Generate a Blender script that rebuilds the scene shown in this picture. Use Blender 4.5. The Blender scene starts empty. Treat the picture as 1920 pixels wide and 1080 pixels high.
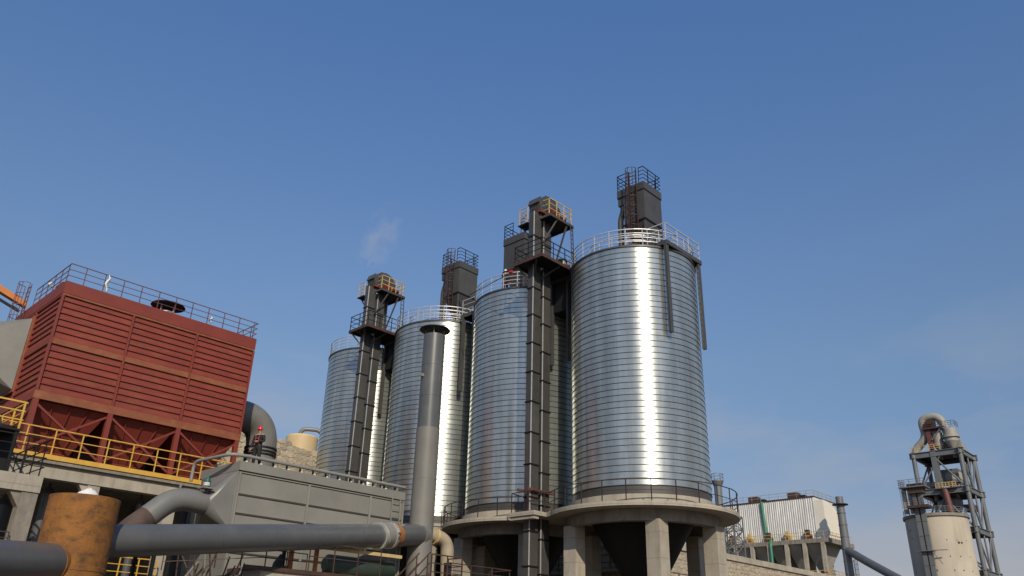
import bpy, bmesh, math, random
from mathutils import Vector, Matrix
random.seed(11)
scene = bpy.context.scene
COL = scene.collection
PI = math.pi
R = math.radians

# ------------------------------------------------------------------ camera
cam = bpy.data.cameras.new('camera'); cam_ob = bpy.data.objects.new('camera', cam); COL.objects.link(cam_ob)
cam.sensor_width = 36.0; cam.lens = 36.0*1500/1920; cam.clip_end = 6000; cam.clip_start = 0.3
PITCH, ROLL = R(24.586), R(1.587)
_r = Vector((1, 0, 0)); _u = Vector((0, -math.sin(PITCH), math.cos(PITCH))); _f = Vector((0, math.cos(PITCH), math.sin(PITCH)))
_cr = _r*math.cos(ROLL)+_u*math.sin(ROLL); _cu = -_r*math.sin(ROLL)+_u*math.cos(ROLL)
_m = Matrix((_cr, _cu, -_f)).transposed().to_4x4(); _m.translation = Vector((0, 0, 1.7))
cam_ob.matrix_world = _m
scene.camera = cam_ob

# ------------------------------------------------------------------ sky and sun
SUN_AZ, SUN_EL = R(169), R(32)
world = bpy.data.worlds.new('World'); scene.world = world; world.use_nodes = True
nt = world.node_tree; nt.nodes.clear()
wo = nt.nodes.new('ShaderNodeOutputWorld'); bg = nt.nodes.new('ShaderNodeBackground'); sky = nt.nodes.new('ShaderNodeTexSky')
sky.sky_type = 'NISHITA'; sky.sun_disc = False; sky.sun_elevation = SUN_EL; sky.sun_rotation = SUN_AZ
sky.altitude = 900; sky.air_density = 1.0; sky.dust_density = 1.0; sky.ozone_density = 1.6
tc = nt.nodes.new('ShaderNodeTexCoord'); mp = nt.nodes.new('ShaderNodeMapping')
mp.inputs['Scale'].default_value = (2.2, 2.2, 5.5); mp.inputs['Location'].default_value = (3.48, 2.580, -1.08)
ns = nt.nodes.new('ShaderNodeTexNoise'); ns.inputs['Scale'].default_value = 1.7; ns.inputs['Detail'].default_value = 7; ns.inputs['Roughness'].default_value = 0.55
rp = nt.nodes.new('ShaderNodeMapRange'); rp.inputs['From Min'].default_value = 0.48; rp.inputs['From Max'].default_value = 0.70
sep = nt.nodes.new('ShaderNodeSeparateXYZ')
hz = nt.nodes.new('ShaderNodeMapRange'); hz.inputs['From Min'].default_value = 0.02; hz.inputs['From Max'].default_value = 0.42; hz.inputs['To Min'].default_value = 0.95; hz.inputs['To Max'].default_value = 0.0
mu = nt.nodes.new('ShaderNodeMath'); mu.operation = 'MULTIPLY'
mx = nt.nodes.new('ShaderNodeMix'); mx.data_type = 'RGBA'
L = nt.links.new
L(tc.outputs['Generated'], mp.inputs['Vector']); L(mp.outputs['Vector'], ns.inputs['Vector']); L(ns.outputs['Fac'], rp.inputs['Value'])
L(tc.outputs['Generated'], sep.inputs[0]); L(sep.outputs['Z'], hz.inputs['Value'])
L(rp.outputs[0], mu.inputs[0]); L(hz.outputs[0], mu.inputs[1]); L(mu.outputs[0], mx.inputs['Factor'])
mx.inputs['B'].default_value = (2.75, 2.9, 3.2, 1)
# dusty air: the sky loses brightness and blue towards the horizon, all the way round
rmp = nt.nodes.new('ShaderNodeValToRGB'); el_ = rmp.color_ramp.elements
el_[0].position = 0.0; el_[0].color = (.27, .205, .20, 1); el_[1].position = 0.70; el_[1].color = (.38, .51, .63, 1)
for p_, c_ in ((.10, (.29, .225, .22)), (.22, (.30, .30, .31)), (.33, (.365, .38, .385)), (.44, (.40, .435, .47))): k_ = el_.new(p_); k_.color = (*c_, 1)
air = nt.nodes.new('ShaderNodeVectorMath'); air.operation = 'MULTIPLY'; ai2 = nt.nodes.new('ShaderNodeVectorMath'); ai2.operation = 'SCALE'; ai2.inputs['Scale'].default_value = 2.0
L(sep.outputs['Z'], rmp.inputs[0]); L(sky.outputs[0], air.inputs[0]); L(rmp.outputs[0], air.inputs[1]); L(air.outputs[0], ai2.inputs[0])
L(ai2.outputs[0], mx.inputs['A']); L(mx.outputs['Result'], bg.inputs['Color']); L(bg.outputs[0], wo.inputs['Surface'])
bg.inputs['Strength'].default_value = 0.14
sun = bpy.data.lights.new('sun', 'SUN'); sun_ob = bpy.data.objects.new('sun', sun); COL.objects.link(sun_ob)
sun.energy = 3.9; sun.angle = R(0.53); sun.color = (1.0, 0.875, 0.69)
_s = Vector((math.sin(SUN_AZ)*math.cos(SUN_EL), math.cos(SUN_AZ)*math.cos(SUN_EL), math.sin(SUN_EL)))
sun_ob.rotation_euler = _s.to_track_quat('Z', 'Y').to_euler(); sun_ob.location = _s*60
vs = scene.view_settings; vs.view_transform = 'Standard'; vs.look = 'None'; vs.exposure = 0.0; vs.gamma = 1.0; vs.use_curve_mapping = False

# ------------------------------------------------------------------ plant grid: the whole works stands on one grid turned 46 degrees
GA = R(44); GROT = R(46)
def W(x, y, z=0.0): return Vector((x*math.sin(GA)-y*math.cos(GA), x*math.cos(GA)+y*math.sin(GA), z))

# ------------------------------------------------------------------ materials
MATS = {}
ALB = 0.78
def mat(name, col, rough=0.6, metal=0.0, var=0.12, vscale=1.2, rnd=0.0, stain=None, samt=0.3, sscale=(3, 3, 0.35), sthr=(0.5, 0.75), bump=0.0, bscale=20.0, spec=None, lines=0.0):
    if metal < 0.5:
        col = tuple(k*ALB for k in col)
        if stain: stain = tuple(k*ALB for k in stain)
    m = bpy.data.materials.new(name); m.use_nodes = True; t = m.node_tree; n = t.nodes; l = t.links.new
    b = n['Principled BSDF']; b.inputs['Roughness'].default_value = rough; b.inputs['Metallic'].default_value = metal
    if spec is not None: b.inputs['Specular IOR Level'].default_value = spec
    co = n.new('ShaderNodeTexCoord'); oi = n.new('ShaderNodeObjectInfo')
    off = n.new('ShaderNodeVectorMath'); off.operation = 'MULTIPLY_ADD'
    l(oi.outputs['Random'], off.inputs[0]); off.inputs[1].default_value = (37, 19, 23); l(co.outputs['Object'], off.inputs[2])
    ns = n.new('ShaderNodeTexNoise'); ns.inputs['Scale'].default_value = vscale; ns.inputs['Detail'].default_value = 6; ns.inputs['Roughness'].default_value = 0.6
    l(off.outputs[0], ns.inputs['Vector'])
    mr = n.new('ShaderNodeMapRange'); mr.inputs['From Min'].default_value = 0.3; mr.inputs['From Max'].default_value = 0.7
    mr.inputs['To Min'].default_value = 1-var; mr.inputs['To Max'].default_value = 1+var; l(ns.outputs['Fac'], mr.inputs['Value'])
    ra = n.new('ShaderNodeMath'); ra.operation = 'MULTIPLY_ADD'; l(oi.outputs['Random'], ra.inputs[0]); ra.inputs[1].default_value = 2*rnd; ra.inputs[2].default_value = 1-rnd
    mm = n.new('ShaderNodeMath'); mm.operation = 'MULTIPLY'; l(mr.outputs[0], mm.inputs[0]); l(ra.outputs[0], mm.inputs[1])
    sc = n.new('ShaderNodeVectorMath'); sc.operation = 'SCALE'; sc.inputs[0].default_value = col[:3]; l(mm.outputs[0], sc.inputs['Scale'])
    out = sc.outputs[0]
    if stain:
        mp = n.new('ShaderNodeMapping'); mp.inputs['Scale'].default_value = sscale; l(off.outputs[0], mp.inputs['Vector'])
        n2 = n.new('ShaderNodeTexNoise'); n2.inputs['Scale'].default_value = 1.0; n2.inputs['Detail'].default_value = 5; n2.inputs['Roughness'].default_value = 0.62; l(mp.outputs[0], n2.inputs['Vector'])
        r2 = n.new('ShaderNodeMapRange'); r2.inputs['From Min'].default_value = sthr[0]; r2.inputs['From Max'].default_value = sthr[1]; r2.inputs['To Max'].default_value = samt; l(n2.outputs['Fac'], r2.inputs['Value'])
        mi = n.new('ShaderNodeMix'); mi.data_type = 'RGBA'; l(r2.outputs[0], mi.inputs['Factor']); l(out, mi.inputs['A']); mi.inputs['B'].default_value = (*stain, 1)
        out = mi.outputs['Result']
    if lines:
        # shuttering joints left in the concrete, one every lines metres
        sp = n.new('ShaderNodeSeparateXYZ'); l(co.outputs['Object'], sp.inputs[0])
        dv = n.new('ShaderNodeMath'); dv.operation = 'DIVIDE'; dv.inputs[1].default_value = lines; l(sp.outputs['Z'], dv.inputs[0])
        fr = n.new('ShaderNodeMath'); fr.operation = 'FRACT'; l(dv.outputs[0], fr.inputs[0])
        lt = n.new('ShaderNodeMath'); lt.operation = 'LESS_THAN'; lt.inputs[1].default_value = 0.035; l(fr.outputs[0], lt.inputs[0])
        ml = n.new('ShaderNodeMath'); ml.operation = 'MULTIPLY'; ml.inputs[1].default_value = 0.45; l(lt.outputs[0], ml.inputs[0])
        mi2 = n.new('ShaderNodeMix'); mi2.data_type = 'RGBA'; l(ml.outputs[0], mi2.inputs['Factor']); l(out, mi2.inputs['A']); mi2.inputs['B'].default_value = (col[0]*.45, col[1]*.43, col[2]*.4, 1); out = mi2.outputs['Result']
    l(out, b.inputs['Base Color'])
    rv = n.new('ShaderNodeMapRange'); rv.inputs['To Min'].default_value = max(0.05, rough-0.08); rv.inputs['To Max'].default_value = min(1, rough+0.08); l(ns.outputs['Fac'], rv.inputs['Value']); l(rv.outputs[0], b.inputs['Roughness'])
    if bump:
        nb = n.new('ShaderNodeTexNoise'); nb.inputs['Scale'].default_value = bscale; nb.inputs['Detail'].default_value = 4; l(off.outputs[0], nb.inputs['Vector'])
        bu = n.new('ShaderNodeBump'); bu.inputs['Strength'].default_value = bump; bu.inputs['Distance'].default_value = 0.03; l(nb.outputs['Fac'], bu.inputs['Height']); l(bu.outputs[0], b.inputs['Normal'])
    MATS[name] = m; return m
mat('galvanised', (0.60, 0.63, 0.58), 0.34, 0.84, 0.08, 0.9, 0.05, stain=(0.48, 0.47, 0.45), samt=0.55, sscale=(2.5, 2.5, 5), bump=0.085, bscale=1.1)
_t = MATS['galvanised'].node_tree; _b = _t.nodes['Principled BSDF']; _b.inputs['Anisotropic'].default_value = 0.8; _b.inputs['Anisotropic Rotation'].default_value = 0.25
# dust streaks over several bands, also painting in dark vertical reflections
_ge = _t.nodes.new('ShaderNodeNewGeometry'); _mp = _t.nodes.new('ShaderNodeMapping'); _mp.inputs['Scale'].default_value = (1.6, 1.6, 0.10); _no = _t.nodes.new('ShaderNodeTexNoise'); _no.inputs['Scale'].default_value = 1.0; _no.inputs['Detail'].default_value = 6; _no.inputs['Roughness'].default_value = .65
_rg = _t.nodes.new('ShaderNodeMapRange'); _rg.inputs['From Min'].default_value = .35; _rg.inputs['From Max'].default_value = .68; _rg.inputs['To Min'].default_value = .70; _rg.inputs['To Max'].default_value = 1.08
_sc = _t.nodes.new('ShaderNodeVectorMath'); _sc.operation = 'SCALE'; _src = _b.inputs['Base Color'].links[0].from_socket
_t.links.new(_ge.outputs['Position'], _mp.inputs['Vector']); _t.links.new(_mp.outputs[0], _no.inputs['Vector']); _t.links.new(_no.outputs['Fac'], _rg.inputs['Value']); _t.links.new(_src, _sc.inputs[0]); _t.links.new(_rg.outputs[0], _sc.inputs['Scale']); _t.links.new(_sc.outputs[0], _b.inputs['Base Color'])
_tn = _t.nodes.new('ShaderNodeTangent'); _tn.direction_type = 'RADIAL'; _tn.axis = 'Z'; _t.links.new(_tn.outputs[0], _b.inputs['Tangent'])
mat('seam_shade', (0.022, 0.025, 0.027), 0.6, 0.0, 0.1, 2)  # folded seam, its shadow and dark reflection put into the colour
mat('rail_white', (0.62, 0.64, 0.66), 0.45, 0.3, 0.1, 4)
mat('dark_steel', (0.070, 0.068, 0.064), 0.45, 0.0, 0.18, 1.0, 0.12, stain=(0.10, 0.085, 0.07), samt=0.45)
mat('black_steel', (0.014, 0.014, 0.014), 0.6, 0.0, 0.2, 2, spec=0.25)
mat('rail_brown', (0.038, 0.024, 0.019), 0.6, 0.0, 0.3, 3)
mat('brown_steel', (0.07, 0.036, 0.026), 0.6, 0.0, 0.3, 3, stain=(0.16, 0.07, 0.03), samt=0.4)
mat('maroon_steel', (0.14, 0.05, 0.042), 0.55, 0.0, 0.25, 3)
mat('stack_grey', (0.185, 0.18, 0.163), 0.55, 0.0, 0.12, 0.8, stain=(0.23, 0.21, 0.18), samt=0.4, sscale=(1.2, 1.2, 0.3))
mat('grey_paint', (0.245, 0.238, 0.210), 0.55, 0.0, 0.10, 0.6, 0.05, stain=(0.30, 0.265, 0.22), samt=0.5, sscale=(1.0, 1.0, 0.5))
mat('grey_trim', (0.27, 0.265, 0.235), 0.55, 0.0, 0.10, 0.8)
mat('grey_pipe', (0.105, 0.112, 0.115), 0.36, 0.0, 0.12, 0.8, stain=(0.15, 0.14, 0.125), samt=0.4, sscale=(0.8, 0.8, 0.8))
mat('grey_duct', (0.195, 0.195, 0.18), 0.42, 0.0, 0.12, 0.9, stain=(0.2, 0.19, 0.17), samt=0.5, sscale=(1, 1, 1))
mat('red_paint', (0.24, 0.040, 0.023), 0.6, 0.0, 0.14, 0.8, 0.10, stain=(0.30, 0.12, 0.05), samt=0.55, sscale=(0.9, 0.9, 2.5), sthr=(0.52, 0.8))
mat('red_plain', (0.225, 0.036, 0.021), 0.6, 0.0, 0.12, 0.7, 0.0, stain=(0.20, 0.035, 0.027), samt=0.5, sscale=(1.2, 1.2, 0.4))
mat('red_orange', (0.27, 0.080, 0.034), 0.65, 0.0, 0.18, 1.5, 0.0, stain=(0.33, 0.17, 0.06), samt=0.6, sscale=(1.6, 1.6, 2))
mat('yellow_paint', (0.72, 0.42, 0.06), 0.55, 0.0, 0.12, 3, stain=(0.5, 0.4, 0.2), samt=0.3)
mat('yellow_pale', (0.62, 0.46, 0.20), 0.55, 0.0, 0.15, 3)
mat('concrete', (0.43, 0.39, 0.315), 0.85, 0.0, 0.14, 1.0, 0.04, stain=(0.26, 0.22, 0.17), samt=0.75, sscale=(2.2, 2.2, 0.5), bump=0.35, bscale=9, lines=1.22)
mat('concrete_old', (0.28, 0.255, 0.21), 0.9, 0.0, 0.2, 1.8, 0.04, stain=(0.17, 0.15, 0.12), samt=0.7, sscale=(3, 3, 0.8), sthr=(0.42, 0.66), bump=0.6, bscale=7)
mat('concrete_pale', (0.56, 0.50, 0.40), 0.88, 0.0, 0.08, 0.25, 0.0, stain=(0.36, 0.31, 0.24), samt=0.6, sscale=(0.5, 0.5, 0.10), sthr=(0.5, 0.72), bump=0.3, bscale=2)
mat('stone', (0.46, 0.40, 0.30), 0.95, 0.0, 0.25, 2.5, 0.22, stain=(0.2, 0.16, 0.12), samt=0.4, sscale=(3, 3, 3), bump=0.5, bscale=8)
mat('mortar', (0.38, 0.33, 0.255), 0.95, 0.0, 0.2, 2.5, bump=0.5, bscale=6)
mat('earth', (0.13, 0.105, 0.078), 0.95, 0.0, 0.25, 0.15, stain=(0.19, 0.16, 0.125), samt=0.6, sscale=(0.08, 0.08, 0.08), bump=0.5, bscale=2)
mat('rust', (0.26, 0.105, 0.018), 0.8, 0.0, 0.32, 2.4, stain=(0.055, 0.032, 0.018), samt=0.85, sscale=(2.6, 2.6, 4.2), sthr=(0.50, 0.72), bump=0.5, bscale=22)
mat('rust_dark', (0.085, 0.055, 0.042), 0.8, 0.0, 0.3, 2)
mat('rust_ring', (0.36, 0.13, 0.03), 0.75, 0.0, 0.25, 4)
mat('beige_paint', (0.42, 0.35, 0.25), 0.7, 0.0, 0.15, 1.5, stain=(0.28, 0.2, 0.12), samt=0.5)
mat('cream_paint', (0.66, 0.50, 0.27), 0.6, 0.0, 0.06, 1, stain=(0.45, 0.32, 0.17), samt=0.3)
mat('white_cladding', (0.70, 0.70, 0.68), 0.45, 0.0, 0.06, 0.3, 0.05, stain=(0.50, 0.50, 0.48), samt=0.5, sscale=(0.7, 0.7, 0.12))
mat('ribbed_cladding', (0.72, 0.73, 0.71), 0.40, 0.2, 0.08, 0.4, 0.10, stain=(0.38, 0.38, 0.37), samt=0.55, sscale=(1.2, 1.2, 0.3), sthr=(0.42, 0.7))
mat('cream_cladding', (0.86, 0.82, 0.70), 0.6, 0.0, 0.05, 0.4)
mat('green_paint', (0.05, 0.24, 0.14), 0.5, 0.0, 0.1, 1)
mat('green_dark', (0.035, 0.06, 0.045), 0.5, 0.0, 0.2, 2)
mat('green_bottle', (0.02, 0.13, 0.09), 0.35, 0.0, 0.1, 2)
mat('pale_steel', (0.36, 0.35, 0.31), 0.6, 0.0, 0.15, 0.5, stain=(0.24, 0.2, 0.15), samt=0.5)
mat('tower_steel', (0.155, 0.17, 0.18), 0.5, 0.0, 0.12, 0.5, stain=(0.2, 0.12, 0.07), samt=0.25)
mat('white_plastic', (0.8, 0.8, 0.78), 0.5, 0.0, 0.05, 3)
mat('black_matter', (0.018, 0.017, 0.016), 0.6, 0.0, 0.2, 4)
mat('orange_paint', (0.62, 0.20, 0.03), 0.5, 0.0, 0.1, 1, stain=(0.3, 0.12, 0.05), samt=0.3)
mat('steel_bright', (0.55, 0.54, 0.50), 0.4, 0.6, 0.1, 4)
mat('helmet_red', (0.72, 0.02, 0.04), 0.3, 0.0, 0.03, 2)
mat('harness_red', (0.40, 0.08, 0.06), 0.6, 0.0, 0.1, 6)
mat('cloth_dark', (0.016, 0.014, 0.016), 0.85, 0.0, 0.3, 6)
mat('cloth_maroon', (0.12, 0.018, 0.02), 0.85, 0.0, 0.3, 6)
mat('skin', (0.42, 0.22, 0.14), 0.55, 0.0, 0.08, 5)
mat('label_red', (0.65, 0.04, 0.04), 0.5)
mat('machine_red', (0.20, 0.035, 0.03), 0.5, 0.0, 0.2, 2)

# ------------------------------------------------------------------ mesh tools (all in plant-grid metres)
ORG = {}
class MB:
    def __init__(s): s.v = []; s.f = []; s.sm = []; s.mi = []; s.m = 0
    def face(s, pts, smooth=False):
        i = len(s.v); s.v += [tuple(p) for p in pts]; s.f.append(tuple(range(i, i+len(pts)))); s.sm.append(smooth); s.mi.append(s.m)
    def add(s, vs, fs, smooth=False):
        i = len(s.v); s.v += [tuple(p) for p in vs]
        for f in fs: s.f.append(tuple(i+k for k in f)); s.sm.append(smooth); s.mi.append(s.m)
    def hexa(s, q):
        s.add(q, [(0, 3, 2, 1), (4, 5, 6, 7), (0, 1, 5, 4), (1, 2, 6, 5), (2, 3, 7, 6), (3, 0, 4, 7)]); return s
    def box(s, x0, x1, y0, y1, z0, z1):
        return s.hexa([(x0, y0, z0), (x1, y0, z0), (x1, y1, z0), (x0, y1, z0), (x0, y0, z1), (x1, y0, z1), (x1, y1, z1), (x0, y1, z1)])
    def bar(s, a, b, w=0.05, h=None):
        h = h or w; a = Vector(a); b = Vector(b); d = (b-a).normalized()
        up = Vector((0, 0, 1)) if abs(d.z) < 0.95 else Vector((1, 0, 0))
        x = d.cross(up).normalized()*(w/2); y = x.cross(d).normalized()*(h/2)
        return s.hexa([a-x-y, a+x-y, a+x+y, a-x+y, b-x-y, b+x-y, b+x+y, b-x+y])
    def tube(s, pts, r, n=8, caps=True, closed=False, smooth=True):
        pts = [Vector(p) for p in pts]; k = len(pts); rs = r if isinstance(r, (list, tuple)) else [r]*k
        rings = []; prev = None
        for i, p in enumerate(pts):
            if closed: d = (pts[(i+1) % k]-pts[i-1]).normalized()
            elif i == 0: d = (pts[1]-p).normalized()
            elif i == k-1: d = (p-pts[i-1]).normalized()
            else: d = ((pts[i+1]-p).normalized()+(p-pts[i-1]).normalized()).normalized()
            if prev is None:
                up = Vector((0, 0, 1)) if abs(d.z) < 0.9 else Vector((1, 0, 0)); x = d.cross(up).normalized()
            else: x = (prev-d*prev.dot(d)).normalized()
            prev = x; y = d.cross(x)
            rings.append([p+(x*math.cos(2*PI*j/n)+y*math.sin(2*PI*j/n))*rs[i] for j in range(n)])
        vs = [q for g in rings for q in g]; fs = []
        for i in range(k if closed else k-1):
            for j in range(n):
                a, b = i*n+j, i*n+(j+1) % n; c, d2 = ((i+1) % k)*n+(j+1) % n, ((i+1) % k)*n+j
                fs.append((a, b, c, d2))
        s.add(vs, fs, smooth)
        if caps and not closed:
            s.face(rings[0][::-1]); s.face(rings[-1])
        return s
    def lathe(s, prof, n=48, c=(0, 0), a0=0, a1=2*PI, smooth=True):
        full = abs(a1-a0-2*PI) < 1e-6; k = n if full else n+1
        for (r0, z0), (r1, z1) in zip(prof[:-1], prof[1:]):
            vs = []; fs = []
            for j in range(k):
                a = a0+(a1-a0)*j/n; ca, sa = math.cos(a), math.sin(a)
                vs += [(c[0]+r0*ca, c[1]+r0*sa, z0), (c[0]+r1*ca, c[1]+r1*sa, z1)]
            for j in range(n):
                p, q = 2*j, 2*((j+1) % k)
                if r0 < 1e-6: fs.append((p, q+1, p+1))
                elif r1 < 1e-6: fs.append((p, q, p+1))
                else: fs.append((p, q, q+1, p+1))
            s.add(vs, fs, smooth)
        return s
    def prism(s, poly, z0, z1, axis='z'):
        # poly counter-clockwise in the plane; axis 'y': poly=(x,z) swept along y ; axis 'x': poly=(y,z) swept along x
        def P(p, t): return (p[0], p[1], t) if axis == 'z' else ((p[0], t, p[1]) if axis == 'y' else (t, p[0], p[1]))
        n = len(poly); s.face([P(p, z0) for p in poly[::-1]]); s.face([P(p, z1) for p in poly])
        for i in range(n): s.face([P(poly[i], z0), P(poly[(i+1) % n], z0), P(poly[(i+1) % n], z1), P(poly[i], z1)])
        return s
    def loft(s, a, b, smooth=False):
        n = len(a); s.add(list(a)+list(b), [(i, (i+1) % n, n+(i+1) % n, n+i) for i in range(n)], smooth); return s
    def mesh(s, name, mats, org=(0, 0, 0)):
        me = bpy.data.meshes.new(name); o = org
        me.from_pydata([(p[0]-o[0], p[1]-o[1], p[2]-o[2]) for p in s.v], [], s.f)
        me.polygons.foreach_set('use_smooth', s.sm); me.polygons.foreach_set('material_index', s.mi)
        for m in (mats if isinstance(mats, (list, tuple)) else [mats]): me.materials.append(MATS[m])
        me.update(); bm = bmesh.new(); bm.from_mesh(me); bmesh.ops.recalc_face_normals(bm, faces=bm.faces); bm.to_mesh(me); bm.free()
        return me
    def build(s, name, mats, parent=None):
        org = ORG[parent] if parent is not None else (0, 0, 0)
        o = bpy.data.objects.new(name, s.mesh(name, mats, org)); COL.objects.link(o)
        if parent is not None: o.parent = parent; ORG[o] = org
        return o
def place(name, me, parent, p, rz=0.0, sc=None, rot=None):
    o = bpy.data.objects.new(name, me); COL.objects.link(o); o.parent = parent; g = ORG[parent]
    o.location = (p[0]-g[0], p[1]-g[1], p[2]-g[2]); o.rotation_euler = rot or (0, 0, rz)
    if sc: o.scale = sc
    return o
def tag(o, label, cat, group=None):
    o['label'] = label; o['category'] = cat
    if group: o['group'] = group
    return o
def thing(name, label, cat, base, group=None):
    o = bpy.data.objects.new(name, None); COL.objects.link(o); o.empty_display_size = 0.3
    o.location = W(*base); o.rotation_euler = (0, 0, GROT); ORG[o] = tuple(base)
    return tag(o, label, cat, group)
def solo(mb, name, mats, label, cat, base, group=None):
    o = bpy.data.objects.new(name, mb.mesh(name, mats, base)); COL.objects.link(o)
    o.location = W(*base); o.rotation_euler = (0, 0, GROT); ORG[o] = tuple(base); return tag(o, label, cat, group)
def struct(mb, name, mats):
    o = bpy.data.objects.new(name, mb.mesh(name, mats)); COL.objects.link(o); o.rotation_euler = (0, 0, GROT); o['kind'] = 'structure'; ORG[o] = (0, 0, 0); return o
def copy_tree(o, parent=None):
    c = o.copy(); COL.objects.link(c); c.parent = parent
    for ch in list(o.children): copy_tree(ch, c)
    return c
def copy_thing(o, shift, label):
    c = copy_tree(o); c.location = o.location + (W(*shift)); c['label'] = label; ORG[c] = tuple(a+b for a, b in zip(ORG[o], shift)); return c
POSTS = {}
def railing(parent, pts, h=1.05, rails=3, spacing=1.2, m='rail_white', r=0.025, closed=False, toe=0.0, toem=None, name='railing'):
    """a run of rails along a polyline (z of the points = floor), its posts as sub-parts"""
    pts = [Vector(p) for p in pts]; mb = MB(); loop = pts+[pts[0]] if closed else pts
    for k in range(rails):
        z = Vector((0, 0, h*(k+1)/rails))
        for a, b in zip(loop[:-1], loop[1:]): mb.bar(a+z, b+z, 2*r if k == rails-1 else 1.5*r)
    if toe:
        for a, b in zip(loop[:-1], loop[1:]): mb.bar(a+Vector((0, 0, toe/2)), b+Vector((0, 0, toe/2)), 0.02, toe)
    for e in ((loop[0],) if closed else (loop[0], loop[-1])): mb.bar(e, e+Vector((0, 0, h)), 1.6*r)
    o = mb.build(name, m, parent)
    key = (h, m, r)
    if key not in POSTS: POSTS[key] = MB().box(-r, r, -r, r, 0, h+r*0.8).mesh('post', m)
    L = [0]
    for a, b in zip(loop[:-1], loop[1:]): L.append(L[-1]+(b-a).length)
    n = max(1, round(L[-1]/spacing))
    for i in (range(1, n) ):
        d = L[-1]*i/n
        for j in range(len(loop)-1):
            if d <= L[j+1]+1e-6:
                p = loop[j].lerp(loop[j+1], (d-L[j])/max(1e-6, L[j+1]-L[j])); break
        place('post', POSTS[key], o, p)
    return o
def ladder(parent, a, b, side, w=0.45, m='dark_steel', step=0.3, cage=None, cm=None, r=0.022):
    """ladder from a up to b; side = unit vector across; cage = outward unit vector"""
    a = Vector(a); b = Vector(b); s = Vector(side)*w/2; mb = MB(); mb.bar(a-s, b-s, 2*r); mb.bar(a+s, b+s, 2*r)
    lad = mb.build('ladder', m, parent); d = b-a; n = int(d.length/step)
    rung = MB().bar(-s, s, 0.03).mesh('rung', m)
    for i in range(1, n+1): place('rung', rung, lad, a+d*(i-0.5)/n)
    if cage:
        o = Vector(cage); mb = MB(); L = d.length; z0 = 0.15*L if L > 3 else 0; arc = []
        for k in range(9):
            t = PI*k/8; arc.append((math.cos(t), math.sin(t)))
        nh = max(3, int((L-z0)/0.7)); sh = Vector(side); rr = w*0.75
        hoops = []
        for i in range(nh+1):
            c = a+d*((z0+(L-z0)*i/nh)/L); q = [c+sh*rr*x+o*(rr*0.3+rr*1.1*y) for x, y in arc]; hoops.append(q)
            for p0, p1 in zip(q[:-1], q[1:]): mb.bar(p0, p1, 0.03)
        for k in (0, 2, 4, 6, 8): mb.bar(hoops[0][k], hoops[-1][k], 0.03)
        mb.build('ladder_cage', cm or m, parent)
    return lad
def arcpts(c, r, a0, a1, n, z):
    return [(c[0]+r*math.cos(a0+(a1-a0)*i/n), c[1]+r*math.sin(a0+(a1-a0)*i/n), z) for i in range(n+1)]
def sq2round(mb, corners, ring):
    """corners: 4 points at 45,135,225,315 deg; ring(angle) -> point on the circle"""
    for i in range(4):
        c0 = corners[i]; a0 = 90*i; arc = [ring(R(a0+90*k/8)) for k in range(9)]
        mb.add([c0]+arc, [(0, k+1, k+2) for k in range(8)], True)
        mb.face([c0, arc[8], corners[(i+1) % 4]])
def bend(pts, rad, n=8):
    """round the corners of a path"""
    pts = [Vector(p) for p in pts]; out = [pts[0]]
    for i in range(1, len(pts)-1):
        a = (pts[i-1]-pts[i]); b = (pts[i+1]-pts[i]); ra = min(rad, a.length*0.49, b.length*0.49)
        p0 = pts[i]+a.normalized()*ra; p1 = pts[i]+b.normalized()*ra
        for k in range(n+1):
            t = k/n; out.append(p0*(1-t)**2+pts[i]*2*t*(1-t)+p1*t*t)
    out.append(pts[-1]); return out

# ================================================================== SETTING
g = MB(); g.face([(-2500, -2500, 0), (2500, -2500, 0), (2500, 2500, 0), (-2500, 2500, 0)]); struct(g, 'ground', 'earth')
g = MB(); g.hexa([(46.6, 32.6, -0.5), (260, 36, -0.5), (260, 140, -0.5), (46.6, 140, -0.5), (46.6, 32.6, 8.7), (260, 36, 8.7), (260, 140, 8.7), (46.6, 140, 8.7)]); struct(g, 'terrace', 'earth')
g = MB(); g.hexa([(14, 58.2, -0.4), (46, 58.2, -0.4), (46, 150, -0.4), (14, 150, -0.4), (14, 58.2, 17.9), (46, 58.2, 14.8), (46, 150, 14.8), (14, 150, 17.9)]); struct(g, 'hillside', 'earth')

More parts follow.
